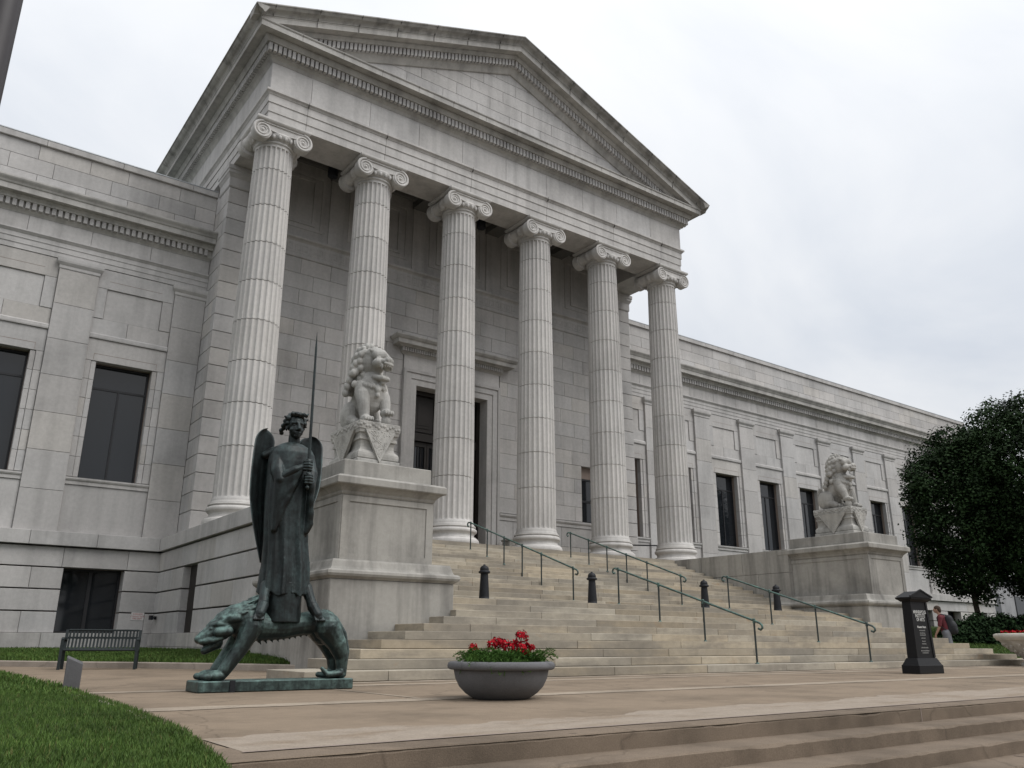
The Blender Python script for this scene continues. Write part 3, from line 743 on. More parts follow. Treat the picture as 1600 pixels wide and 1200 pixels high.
    mb = MB(); mb.sweep([(-.3, 13.842), (.03, 13.842), (.05, 13.88), (.10, 13.93), (.12, 13.96), (.12, 14.20), (.25, 14.203), (.27, 14.27), (.33, 14.33), (.33, 14.36), (.52, 14.363), (.52, 14.55), (.55, 14.57), (.58, 14.63), (.64, 14.70), (.66, 14.74), (.66, 14.79), (-.3, 14.86)], p2); mpart('wing_cornice', mb, CORN, None, True)
    mb = MB(); n = int((xb-xa)/.19)
    for i in range(n): x = xa+.08+i*.19; mb.box(x-.06, x+.06, WY-.23, WY-.11, 13.975, 14.198)
    stuff(mpart('wing_dentils', mb, GRANT))
    ashlar(wp, xa, xb, [14.80, 15.36, 15.92, 16.46], 1.55, [], .0, .4, GRAN)
    x = xa
    while x < xb-.1: b = x+2.4 if xb-x-2.4 > .8 else xb; blk(wp, x, b, 16.46, 16.68, -.09, .8, GRANT); x = b
    mb = MB(); mb.box(xa, xb, WY-.10, WY+.8, 16.682, 16.715); mpart('coping_flashing', mb, COPING)
    return wp
wing(-8.0, XC-FX+.02, [5.02, 1.36, -2.30, -5.96], -.2, None)
wing(XC+FX-.02, 63.7, [28.17+3.7*k for k in range(10)], -.2, None)
mb = MB(); mb.box(-8, 63.6, 30.4, 44, 0, 16.3); mpart('wing_roof_block', mb, ROOF)

# ---- lay the stones: the 300 that show largest one by one, the rest joined per wall
def shown(b):
    par, u0, u1, z0, z1, fr_, t, mat, w = b
    rz = par['_rz']; o = Vector(par['_o']); U = Vector((math.cos(rz), math.sin(rz), 0))
    P = [pix(o+U*u+Vector((0,0,z))) for u, z in ((u0, z0), (u1, z0), (u1, z1), (u0, z1))]
    if None in P: return 0
    P = [(min(max(x, 0), 1600), min(max(y, 0), 1200)) for x, y in P]
    return w*abs(sum(P[i][0]*P[(i+1) % 4][1]-P[(i+1) % 4][0]*P[i][1] for i in range(4)))/2
BL.sort(key=shown, reverse=True)
GAP = .0045; rest = {}
for i, b in enumerate(BL):
    par, u0, u1, z0, z1, fr_, t, mat, w = b
    wd, ht = u1-u0-2*GAP, z1-z0-2*GAP; me = block_mesh(wd, ht, t, mat)
    if i < 300:
        o = link('stone_block', me, par, ((u0+u1)/2, fr_, (z0+z1)/2))
    else:
        mb = rest.setdefault((par.name, mat.name), (MB(), par, mat))[0]
        mb.add([(v.co.x+(u0+u1)/2, v.co.y+fr_, v.co.z+(z0+z1)/2) for v in me.vertices], [tuple(p.vertices) for p in me.polygons])
for mb, par, mat in rest.values(): stuff(mb.build('stone_courses', mat, par))
for o in MUS.children:
    for k in ('_rz', '_o'):
        if k in o: del o[k]

# ================================================================== ground, stairs, plaza
def concrete(name, base, blotch=.25, grain=120, gv=.22):
    M = Mat(name, .9, .2)
    vo = M.n('ShaderNodeTexVoronoi', Scale=2.3); M.lk(M.pos(), vo.inputs['Vector'])
    spots = M.ramp(vo.outputs['Distance'], [(.045, .62), (.075, 1.)])                 # gum and oil spots
    vc = M.n('ShaderNodeTexVoronoi', Scale=.33, feature='DISTANCE_TO_EDGE'); wv = M.n('ShaderNodeVectorMath', operation='ADD')
    nz = M.n('ShaderNodeTexNoise', Scale=1.1, Detail=5.); M.lk(M.pos(), nz.inputs['Vector']); M.lk(M.pos(), wv.inputs[0]); M.lk(nz.outputs[1], wv.inputs[1]); M.lk(wv.outputs[0], vc.inputs['Vector'])
    crack = M.ramp(vc.outputs['Distance'], [(.0, .66), (.006, 1.)])
    base = M.mix(M.mix(base, spots, 1), crack, .8)
    c = M.mix(base, M.ramp(M.noise(.9, 6, .6), [(.30, 1-blotch), (.52, 1.), (.72, 1.10)]), 1)
    c = M.mix(c, M.ramp(M.noise(6, 5, .6), [(.3, .92), (.7, 1.06)]), 1)
    g = M.noise(grain, 3, .7); c = M.mix(c, M.ramp(g, [(.3, 1-gv), (.7, 1+gv)]), 1)
    M.col(c); M.bump(g, .35, .006); return M.m
PLAZA = concrete('tan exposed aggregate', (.226, .176, .128), .32)
JOINT = concrete('pale joint concrete', (.315, .262, .205), .35, 60)
def bandmat():
    M = Mat('pale worn concrete', .9, .2)
    c = M.mix((.226, .176, .128), (.300, .252, .203), M.ramp(M.noise(2.2, 7, .7, (.5, 1.2, 1)), [(.36, .1), (.52, 1.)]), 'MIX')
    c = M.mix(c, M.ramp(M.noise(7, 5, .6), [(.3, .90), (.7, 1.06)]), 1); g = M.noise(70, 3, .7)
    c = M.mix(c, M.ramp(g, [(.3, .82), (.7, 1.16)]), 1); M.col(c); M.bump(g, .4, .008); return M.m
BAND = bandmat()
LOWST = concrete('tan step concrete', (.182, .142, .106), .45)
KERB = concrete('kerb concrete', (.33, .285, .24), .25)
def grassmat(name, c0, c1):
    M = Mat(name, .7, .2); r = M.rnd()
    c = M.mix(M.ramp(r, [(0, c0), (.70, c1), (.93, c1), (1, (.15, .14, .05))]), M.ramp(M.noise(1.1, 5, .65), [(.3, .58), (.7, 1.25)]), 1); M.col(c); return M.m
SOIL = flat('lawn soil', (.030, .045, .014), .95, .1, 0, .3, 8)
GRASS = grassmat('grass blades', (.040, .084, .015), (.090, .152, .032))

g = MB(); g.add([(-900,-900,-1.08),(900,-900,-1.08),(900,900,-1.08),(-900,900,-1.08)], [(0,1,2,3)])
struct(g.build('ground', concrete('street asphalt', (.11, .105, .10))))

# stairs
Y0, TR, RS = 11.6, .455, .15
def nose(i): return Y0+(i-1)*TR if i <= 10 else 17.35+(i-11)*.445
lend = {1: 4.9, 2: 5.75, 3: 6.2, 4: 6.8, 5: 7.5, 6: 8.15, 7: 8.85}
rend = {1: 30.2, 2: 27.65, 3: 27.2, 4: 26.75, 5: 26.45, 6: 26.0, 7: 25.5}
st = MB()
for i in range(1, 25):
    y0 = nose(i)+.45; st.box(9.5, 2*XC-9.5, y0, 23.9, (i-1)*RS, i*RS-.03)
STAIRS = struct(st.build('stairs', DARKJ))
rr = random.Random(3)
for i in range(1, 26):
    xa = lend.get(i, 9.43); xb = rend.get(i, 2*XC-9.43); y0 = nose(i); y1 = nose(i+1)+.08 if i < 25 else y0+.5
    if i <= 7: y1 = max(y1, y0+.55)
    js = [xa]; x = xa+rr.uniform(1.0, 2.4)
    while x < xb-1.0: js.append(x); x += rr.uniform(1.7, 3.0)
    js.append(xb)
    for a, b in zip(js[:-1], js[1:]):
        dz = rr.uniform(-.003, .003); dy = rr.uniform(-.004, .004)
        mb = MB(); w = b-a-.004; mb.cbox(-w/2, w/2, 0, y1-y0+(.9 if i in (1,2,3,4,5,6) else 0), -RS+.004, 0, .007)
        mb.build('stair_slab', STEP, STAIRS, False, ((a+b)/2, y0+dy, i*RS+dz))
# plaza
lawn_edge = [(1.15, 3.2), (1.35, 4.06), (1.61, 5.53), (1.76, 7.08), (1.86, 8.68), (1.90, 11.5), (1.92, 15.), (1.9, 20.), (1.6, 26.), (1.3, 28.6)]
kerb_l = [(0.6, 27.), (2.2, 23.4), (3.3, 21.75), (4.6, 20.2), (5.6, 18.7), (6.35, 17.3), (6.75, 16.3)]
pz = MB(); poly = [(p[0], p[1], 0) for p in lawn_edge[1:-3]]+[(p[0], p[1], 0) for p in kerb_l]+[(6.9, 16., 0), (6.9, 20, 0), (45, 20, 0), (45, 4.2, 0), (1.36, 4.2, 0)]
pz.add(poly, [tuple(range(len(poly)))[::-1]]); struct(pz.build('plaza_paving', PLAZA, None, True))
def strip(pts, w, z=.004):
    mb = MB(); P = [Vector(p) for p in pts]
    if len(P) == 2 and (P[1]-P[0]).length > 5 and w > .1:      # long strips get slightly uneven edges
        n = int((P[1]-P[0]).length/.12); d = (P[1]-P[0]); q0 = Vector((-d.y, d.x)).normalized(); vs = []
        for i in range(n+1):
            p = P[0]+d*i/n; a = w/2*(1+.35*noise.noise((p.x*1.3, p.y, 2))+.25*noise.noise((p.x*5, p.y, 8))); b = w/2*(1+.35*noise.noise((p.x*1.1, p.y, 5))+.25*noise.noise((p.x*5.5, p.y, 3)))
            vs += [(p.x-q0.x*a, p.y-q0.y*a, z), (p.x+q0.x*b, p.y+q0.y*b, z)]
        mb.add(vs, [(2*i, 2*i+2, 2*i+3, 2*i+1) for i in range(n)]); return mb
    for a, b in zip(P[:-1], P[1:]):
        d = (b-a).normalized(); q = Vector((-d.y, d.x))*w/2
        mb.add([(a.x-q.x, a.y-q.y, z), (b.x-q.x, b.y-q.y, z), (b.x+q.x, b.y+q.y, z), (a.x+q.x, a.y+q.y, z)], [(0,1,2,3)])
    return mb
J = struct(strip([(1.86, 7.72), (44, 7.72)], .34).build('paving_joints', JOINT))
def jline(pts, w): strip(pts, w).build('joint_strip', JOINT, J)
jline([(1.95, 10.62), (44, 10.62)], .30); jline([(4.9, 11.38), (30.2, 11.38)], .34)
jline([(4.6, 7.9), (4.6, 10.46)], .06); jline([(15.2, 7.9), (15.2, 10.46)], .12); jline([(24., 7.9), (24., 10.46)], .12); jline([(15.2, 5.9), (15.2, 7.54)], .10)
# pale worn band near the front edge, ragged towards the paving
mb = MB(); n = 900; vs = []; fs = []
for i in range(n+1):
    x = 1.62+i*.047; w = .75+.35*noise.noise((x*.35, 3.1, 0))+.14*noise.noise((x*1.6, 7, 0))+.08*noise.noise((x*5, 1, 0))+.06*noise.noise((x*13, 4, 0)); w += .25*min(1, x/20)
    if x < 1.9: w *= .9
    vs += [(x, 4.52+.03*noise.noise((x*2, 0, 4)), .005), (x, 4.52+max(.3, w), .005)]
for i in range(n): fs.append((2*i, 2*i+2, 2*i+3, 2*i+1))
mb.add(vs, fs); struct(mb.build('worn_concrete_band', BAND))
strip([(1.6, 4.50), (44, 4.50)], .035, .009).build('joint_strip', DARKJ, J)
# lower steps with chipped arrises
LS = None
for i in range(9):
    yn = 4.2-.345*i; z = -.105*i; mb = MB(); n = 620; vs = []; fs = []; xs = [1.36+.045*k for k in range(n)]+[45]
    for x in xs:
        c1 = .012+.012*abs(noise.noise((x*5, i*9., 0)))+.018*max(0, noise.noise((x*1.7, i*5., 2))-.25)*2
        vs += [(x, yn+.55, z+(.004 if i == 0 else 0)), (x, yn+c1, z+(.004 if i == 0 else 0)), (x, yn+.003*noise.noise((x*8, i, 1)), z-c1*.9), (x, yn+.004*noise.noise((x*3, i, 5)), z-.12)]
    for k in range(len(xs)-1):
        for q in range(3): fs.append((k*4+q+1, (k+1)*4+q+1, (k+1)*4+q, k*4+q))
    mb.add(vs, fs)
    mb.add([(1.36, yn, z-.12), (1.36, yn, z-.01), (1.36, yn+.55, z), (1.36, yn+.55, z-.12)], [(0,1,2,3)])
    if i == 0: LS = struct(mb.build('lower_steps', LOWST))
    else: mb.build('step_tread', LOWST, LS)
    for xj in ((7.6, 14.5, 22.)[i % 3], (4.1, 11.3, 18)[(i+1) % 3]):
        m2 = MB(); m2.box(xj-.006, xj+.006, yn-.003, yn+.3, z-.105, z+.0055); m2.build('step_joint', DARKJ, LS)
# kerbs
mb = MB()
def kerb(pts, w, h, name):
    mb = MB(); mb.sweep([(0, -.3), (0, h-.02), (.02, h), (w-.02, h), (w, h-.02), (w, -.3)], pts); return struct(mb.build(name, KERB, None, True))
kerb([(p[0]-.02, p[1]) for p in lawn_edge[:6]][::-1], .16, .012, 'lawn_edging')
kerb([p for p in kerb_l][::-1], .16, .13, 'back_kerb')
mb = MB(); mb.sweep([(0, -1.2), (0, .012), (.26, .012), (.26, -1.2)], [(1.36, 4.6), (1.34, 4.1), (1.22, 3.4), (1.0, 2.6), (.6, 1.6), (0, .4)]); struct(mb.build('step_cheek_kerb', KERB, None, True))

# lawns
def blades(name, n, sampler, hmin, hmax, w, mat, seed=1):
    r = random.Random(seed); vs = []; fs = []
    for k in range(n):
        p = sampler(r)
        if p is None: continue
        x, y, z = p; a = r.uniform(0, 6.283); h = r.uniform(hmin, hmax); b = r.uniform(-.6, .6)*h; c = r.uniform(-.6, .6)*h; i = len(vs)
        dx, dy = math.cos(a)*w, math.sin(a)*w
        vs += [(x-dx, y-dy, z-.005), (x+dx, y+dy, z-.005), (x+b*.4+dx*.7, y+c*.4+dy*.7, z+h*.6), (x+b*.4-dx*.7, y+c*.4-dy*.7, z+h*.6), (x+b, y+c, z+h)]
        fs += [(i, i+1, i+2, i+3), (i+3, i+2, i+4)]
    me = bpy.data.meshes.new(name); me.from_pydata(vs, [], fs); me.materials.append(mat); o = bpy.data.objects.new(name, me); COL.objects.link(o); return stuff(o)
def edge_x(y):
    for (xa, ya), (xb, yb) in zip(lawn_edge[:-1], lawn_edge[1:]):
        if ya <= y <= yb: return xa+(xb-xa)*(y-ya)/(yb-ya)
    return lawn_edge[0][0]-.35*(3.2-y) if y < 3.2 else 1.3
def lz(x, y): return .0+.06*min(1, max(0, (edge_x(y)-x)*.4))+.02*noise.noise((x*.6, y*.6, 0))-max(0, 3.6-y)*.28
mb = MB(); ny, nx = 40, 14; vs = []; fs = []
for j in range(ny+1):
    y = 1.5+(28.4-1.5)*j/ny
    for i in range(nx+1):
        x = edge_x(y)-.02-22*(i/nx)**2; vs.append((x, y, lz(x, y)+.01))
for j in range(ny):
    for i in range(nx): fs.append((j*(nx+1)+i, (j+1)*(nx+1)+i, (j+1)*(nx+1)+i+1, j*(nx+1)+i+1))
mb.add(vs, fs, True); struct(mb.build('lawn', SOIL))
def s1(r):
    y = 3.0+(12.5-3.0)*r.random()**1.5; x = edge_x(y)-r.random()**1.1*(1.2+.42*y)+.02
    return (x, y, lz(x, y)+.01)
blades('lawn_grass', 120000, s1, .015, .042, .0026, GRASS, 1)
def s2(r):
    y = 10.+17*r.random(); x = edge_x(y)-r.random()*3.5+.03; return (x, y, lz(x, y)+.01)
blades('lawn_grass', 26000, s2, .03, .07, .008, GRASS, 2)
# strip of lawn against the left wing
bl = [(p[0]+.06, p[1]+.1) for p in kerb_l]
mb = MB(); vs = []; fs = []
back = [(-3, 28.5), (2.0, 28.5), (4., 28.5), (5.6, 28.5), (6.7, 28.2), (6.78, 22.), (6.78, 16.6)]
for (a, b) in zip(bl, back):
    for t in range(6): q = t/5; vs.append((a[0]+(b[0]-a[0])*q, a[1]+(b[1]-a[1])*q, .125+.22*q))
for i in range(len(bl)-1):
    for t in range(5): fs.append((i*6+t, (i+1)*6+t, (i+1)*6+t+1, i*6+t+1))
mb.add(vs, fs, True); struct(mb.build('lawn_by_wing', SOIL, None, True))
def s3(r):
    i = r.randrange(len(bl)-1); u = r.random(); q = r.random()
    a = (bl[i][0]+(bl[i+1][0]-bl[i][0])*u, bl[i][1]+(bl[i+1][1]-bl[i][1])*u); b = (back[i][0]+(back[i+1][0]-back[i][0])*u, back[i][1]+(back[i+1][1]-back[i][1])*u)
    return (a[0]+(b[0]-a[0])*q, a[1]+(b[1]-a[1])*q, .125+.22*q)
blades('wing_lawn_grass', 42000, s3, .04, .085, .010, GRASS, 3)
# right hand lawn rising to the wing
def rz_(x, y): return max(0, (y-12.3))*.105+.05*noise.noise((x*.2, y*.2, 0))
mb = MB(); vs = []; fs = []
for j in range(15):
    for i in range(23):
        y = 12.0+16.6*j/14; x = max(27.9, 26.9+(y-12)*.3)*(1-i/22)+90*i/22; vs.append((x, y, rz_(x, y)))
for j in range(14):
    for i in range(22): fs.append((j*23+i, j*23+i+1, (j+1)*23+i+1, (j+1)*23+i))
mb.add(vs, fs, True); struct(mb.build('lawn_bank', SOIL))
def s4(r):
    y = 12.+16.4*r.random(); x = 27.9+22*r.random()**1.3; return (x, y, rz_(x, y))
blades('bank_grass', 40000, s4, .05, .10, .014, GRASS, 4)
mb = MB(); mb.add([(45, 2, -.01), (95, 2, -.01), (95, 20, -.01), (45, 20, -.01)], [(0,1,2,3)]); struct(mb.build('side_walk', PLAZA))

# ================================================================== guardian lions
def lion_parts(turn, ballside):
    "seated lion facing -y, about 1.8 m; returns a remeshed body mesh"
    mb = MB()
    mb.cap([(0, .48, .34), (0, .30, .52), (0, .02, .80), (0, -.20, 1.00)], [.34, .36, .37, .35], 16)          # trunk
    mb.ball((0, -.32, .84), (.41, .29, .40), 18, 12); mb.ball((0, -.26, .62), (.34, .26, .30), 16, 10)                                                         # chest
    mb.ball((0, -.30, .62), (.28, .22, .26), 14, 8)
    for s in (-1, 1):
        mb.ball((s*.34, .38, .33), (.20, .38, .34), 16, 10)                                                  # haunch
        mb.cap([(s*.36, .20, .20), (s*.38, -.08, .12)], [.15, .12]); mb.ball((s*.38, -.16, .09), (.14, .17, .09), 12, 7)
        for t in range(4): mb.ball((s*.38+(t-1.5)*.065, -.29, .07), (.042, .06, .055), 8, 6)
        lift = .20 if s == ballside else 0.
        mb.ball((s*.31, -.26, .80), (.19, .22, .27), 14, 9)                                                  # shoulder
        mb.cap([(s*.31, -.36, .68), (s*.32, -.46, .44+lift*.5), (s*.31, -.53, .18+lift)], [.20, .165, .135], 14)
        mb.ball((s*.30, -.58, .10+lift), (.155, .19, .105), 12, 8)
        for t in range(4): mb.ball((s*.30+(t-1.5)*.075, -.74, .085+lift), (.046, .075, .07), 8, 6)
        for t in range(4): mb.tube([(s*.30+(t-1.5)*.075, -.795, .08+lift), (s*.30+(t-1.5)*.075, -.83, .035+lift)], [.022, .006], 6)
        if lift: mb.ball((s*.30, -.62, .12), .135, 14, 10)
    # harness band and bell
    for i in range(40):
        a = 2*math.pi*i/40; z = 1.00-.14*max(0, -math.sin(a))+.02*math.sin(i*3.)
        mb.ball((.42*math.cos(a), -.17+.455*math.sin(a), z), (.05, .05, .06), 6, 5)
    mb.ball((0, -.635, .80), (.08, .06, .08), 10, 7); mb.ball((0, -.63, .68), (.07, .06, .07), 8, 6)
    for q in range(6): mb.ball(((q-2.5)*.06, -.61, .90-.01*abs(q-2.5)), (.03, .035, .05), 6, 5)
    # tail
    mb.cap([(0, .72, .15), (.05, .84, .40), (.0, .84, .62), (-.06, .78, .78)], [.09, .11, .13, .08])
    for q in range(5): mb.ball((.10*math.cos(q*1.3), .86, .35+q*.09), .075, 8, 6)
    # spine tufts
    for q in range(7): mb.ball((0, .62-.10*q, .62+.085*q), (.07, .075, .08), 8, 6)
    # ---- head, turned about the neck
    hd = MB(); rot = Matrix.Rotation(turn, 3, 'Z')
    hd.ball((0, .03, .03), (.30, .27, .27), 18, 12)
    hd.ball((0, -.08, .14), (.27, .22, .16), 14, 8)
    hd.cap([(-.17, -.24, .10), (0, -.29, .13), (.17, -.24, .10)], [.085, .09, .085])                         # brow
    for s in (-1, 1):
        hd.ball((s*.125, -.285, .045), (.062, .055, .055), 10, 7); hd.tube([(s*.055, -.33, .03), (s*.125, -.35, .0), (s*.20, -.30, .03)], .018, 6)
        hd.ball((s*.155, -.30, -.06), (.12, .13, .085), 12, 8)                                               # cheek
        hd.cap([(s*.26, .0, .17), (s*.33, .06, .12), (s*.34, .08, .02)], [.06, .07, .03])                    # ear
        hd.cap([(s*.20, -.20, .16), (s*.27, -.16, .19)], [.05, .02])
    hd.ball((0, -.37, -.04), (.19, .17, .075), 14, 8)                                                        # upper muzzle
    hd.ball((0, -.47, -.005), (.105, .08, .07), 12, 8); hd.ball((-.07, -.50, -.02), (.05, .045, .045), 8, 6); hd.ball((.07, -.50, -.02), (.05, .045, .045), 8, 6)
    hd.ball((0, -.49, -.085), (.15, .05, .035), 10, 6)
    for t in range(9):
        a = (t-4)*.30; hd.ball((.175*math.sin(a), -.33-.175*math.cos(a), -.125), (.018, .018, .030), 6, 5)
    for s in (-1, 1): hd.tube([(s*.145, -.42, -.10), (s*.145, -.43, -.20)], [.026, .008], 6)
    hd.cap([(-.15, -.20, -.30), (-.09, -.40, -.335), (.09, -.40, -.335), (.15, -.20, -.30)], [.05, .042, .042, .05]); hd.ball((0, -.26, -.345), (.15, .18, .035), 12, 7)   # jaw
    hd.ball((0, -.30, -.315), (.07, .12, .022), 10, 6)
    for t in range(7):
        a = (t-3)*.32; hd.ball((.15*math.sin(a), -.25-.18*math.cos(a), -.30), (.015, .015, .024), 6, 5)
    hd.ball((0, -.33, -.40), (.06, .06, .05), 8, 6)
    # mane of snail curls
    for row, (yy, rr_, z0) in enumerate(((.02, .33, .02), (.10, .37, -.02), (.18, .36, -.06), (.26, .30, -.08), (.12, .40, -.22))):
        n = 13
        for k in range(n):
            a = math.pi*(-.28+1.56*k/(n-1)) if row < 4 else math.pi*(-.5+2.0*k/(n-1))
            hd.ball((rr_*math.cos(a), yy+.06, z0+rr_*math.sin(a)*.98), .072, 8, 6)
    for row in range(5):
        for k in range(7):
            a = (k-3)*.40; hd.ball((.40*math.sin(a), .30+.05*row-.10*abs(k-3)*.35+.02, -.02-row*.11-.03*abs(k-3)), .078, 8, 6)
    hc = Vector((0, -.25, 1.49))
    mb.add([tuple(rot @ (Vector(v)*1.27) + hc) for v in hd.v], hd.f, True)
    me = remesh(mb, .0135, 1, .2); me.materials.append(LION); return me
def lion_base(p):
    w, d = .52, .80
    mb = MB(); mb.cbox(-w-.06, w+.06, -d-.06, d+.06, 0, .16, .012); mb.build('base_slab', LION, p)
    path = [(-w, d), (-w, -d), (w, -d), (w, d)]
    mb = MB(); mb.sweep([(-.3, .162), (.0, .162), (.03, .19), (.035, .25), (.03, .30), (.0, .34), (-.04, .37), (-.06, .42), (-.065, .50), (-.05, .55), (-.055, .57), (-.01, .59), (-.01, .64), (-.03, .65), (-.02, .72), (.02, .74), (.03, .80), (-.3, .80)], path, closed=True); mb.build('waist', LION, p, True)
    mb = MB(); mb.box(-w+.28, w-.28, -d+.28, d-.28, .165, .795); mb.build('waist_fill', LION, p)
    mb = MB(); mb.cbox(-w-.045, w+.045, -d-.045, d+.045, .802, .985, .012); t = mb.build('top_plate', LION, p)
    mb = MB()                                                         # carved scroll relief on the plate edges
    rr = random.Random(5)
    for (x0, x1, ax) in ((-w, w, 'f'), (-d, d, 's')):
        n = int((x1-x0)/.075)
        for k in range(n+1):
            u = x0+(x1-x0)*k/n; z = .893+.035*math.sin(k*1.9)
            if ax == 'f': mb.ball((u, -d-.047, z), (.042, .018, .036), 8, 5)
            else:
                for s in (-1, 1): mb.ball((s*(w+.047), u, z), (.018, .042, .036), 8, 5)
    stuff(mb.build('scroll_relief', LION, t))
    def cloth(n_, half):                                              # hanging cloth triangles
        mb = MB(); vs = []
        for y in (-.09, -.02):
            vs += [(-half, y+.015, .80), (half, y+.015, .80), (0, y+.01, .10)]
        mb.add(vs, [(0,2,1),(3,4,5),(0,1,4,3),(1,2,5,4),(2,0,3,5)])
        mb.tube([(-half, -.077, .79), (0, -.082, .10), (half, -.077, .79)], .013, 6, False)
        rr = random.Random(int(half*100))
        for q in range(110):
            z = rr.uniform(.22, .78); hh = half*(z-.10)/.70-.05; mb.ball((rr.uniform(-hh, hh), -.078, z), (rr.uniform(.012, .026), .008, rr.uniform(.012, .026)), 6, 4)
        return mb
    for (nm, rz, dist, half) in (('f', 0, d, .40), ('l', -math.pi/2, w, .60), ('r', math.pi/2, w, .60), ('b', math.pi, d, .36)):
        me = cloth(nm, half).mesh('cloth_triangle', True); me.materials.append(LION)
        link('cloth_triangle', me, p, (math.sin(rz)*dist, -math.cos(rz)*dist, 0), rz)
for (x, turn, bs, lab) in ((7.92, .30, 1, 'carved stone guardian lion with open jaws on the pedestal behind the bronze figure'), (2*XC-7.92, .0, -1, 'carved stone guardian lion in profile on the pedestal near the tree')):
    p = empty('guardian_lion', (x if bs > 0 else x-.2, 16.35 if bs > 0 else 16.6, 4.103)); p.scale = (.87, .87, 1)
    lion_base(p)
    lb = link('lion_body', lion_parts(turn, bs), p, (0, 0, .985)); lb.scale = (.92, .96, .99)
    tag(p, lab, 'lion statue', 'guardian lions')

# ================================================================== bronze winged figure on a beast
AST = tag(empty('bronze_sculpture', (3.915, 10.17, 0)), 'dark bronze winged robed figure raising a sword, standing on a green bronze beast', 'sculpture')
def ap(name, mb, mat, fix=False, par=None): return mb.build(name, mat, par or AST, fix)
bp = ap('base_plate', MB().cbox(-.95, .935, -.24, .24, .0, .125, .012), BRON_B)
mb = MB(); mb.box(-.60, -.54, -.252, -.235, .0, .13); ap('base_strap', mb, IRON, par=bp)
# beast
b = MB()
b.cap([(-.42, 0, .76), (-.2, 0, .74), (.05, 0, .735), (.30, 0, .77), (.55, 0, .80)], [.20, .172, .150, .140, .155], 18)
b.ball((-.40, -.02, .80), (.20, .19, .20), 14, 9); b.ball((.62, 0, .74), (.20, .19, .22), 14, 9)
b.cap([(-.42, 0, .84), (-.56, 0, .82), (-.68, 0, .77)], [.18, .17, .145], 14)                       # neck
b.ball((-.74, 0, .70), (.165, .13, .135), 16, 10)                                                    # skull
b.cap([(-.79, 0, .675), (-.92, 0, .600)], [.115, .085], 14)                                           # muzzle
b.ball((-.975, 0, .585), (.055, .068, .05), 10, 7)
b.cap([(-.75, 0, .545), (-.895, 0, .460)], [.070, .046], 12)                                            # lower jaw
for s in (-1, 1):
    b.cap([(-.86, s*.05, .735), (-.79, s*.105, .755), (-.70, s*.13, .745)], [.030, .036, .026]); b.ball((-.865, s*.075, .70), (.026, .022, .02), 8, 6); b.cap([(-.80, s*.13, .66), (-.68, s*.155, .67)], [.05, .06]); b.cap([(-.97, s*.05, .56), (-.86, s*.105, .565), (-.74, s*.13, .60)], [.028, .034, .03])   # brow, eye
    b.cap([(-.68, s*.12, .80), (-.58, s*.15, .82), (-.52, s*.155, .80)], [.045, .05, .015])          # ear
    b.cap([(-.38, s*.13, .74), (-.50, s*.145, .50), (-.68, s*.14, .24)], [.135, .098, .078], 14)     # foreleg, sloping forward
    b.ball((-.77, s*.14, .185), (.135, .085, .065), 12, 8)
    for t in range(4): b.ball((-.885, s*.14+(t-1.5)*.042, .175), (.05, .027, .04), 8, 6)
    b.cap([(.62, s*.11, .74), (.76, s*.135, .55), (.845, s*.13, .38), (.86, s*.125, .20)], [.18, .125, .085, .066], 14)   # hind leg
    b.ball((.80, s*.125, .175), (.13, .08, .055), 12, 8)
    for t in range(4): b.ball((.685, s*.125+(t-1.5)*.04, .17), (.048, .026, .036), 8, 6)
b.cap([(.78, -.02, .82), (.90, -.02, .66), (.955, -.03, .45), (.93, -.05, .28), (.80, -.20, .19), (.62, -.22, .18), (.55, -.20, .25)], [.05, .05, .045, .042, .04, .038, .025], 10)   # tail
rr = random.Random(11)
for k in range(16):                                                                                   # mane
    t = k/15; x = -.74+.40*t; 
    for q in range(5):
        a = (q-2)*.5+rr.uniform(-.15, .15); y = .15*math.sin(a); z = .76+.17*t+.125*math.cos(a)-.02
        L_ = .165*rr.uniform(.8, 1.3); d = Vector((.72, math.sin(a)*.30, .70*math.cos(a)))
        b.tube([(x, y*.9, z-.03), (x+d.x*L_*.5, y+d.y*L_*.5, z+d.z*L_*.5), (x+d.x*L_, y+d.y*L_, z+d.z*L_*.8)], [.030, .021, .004], 6)
for k in range(9):                                                                                    # belly fringe
    x = -.28+k*.075; z = .555+.012*k; b.tube([(x, -.02, z+.07), (x+.075, -.03, z-.035)], [.045, .003], 6); 
bo = link('beast', remesh(b, .0092, 1, .3), AST, mat=BRON_B); bo.scale = (.955, 1, 1); bo.location = (0, 0, -.008)
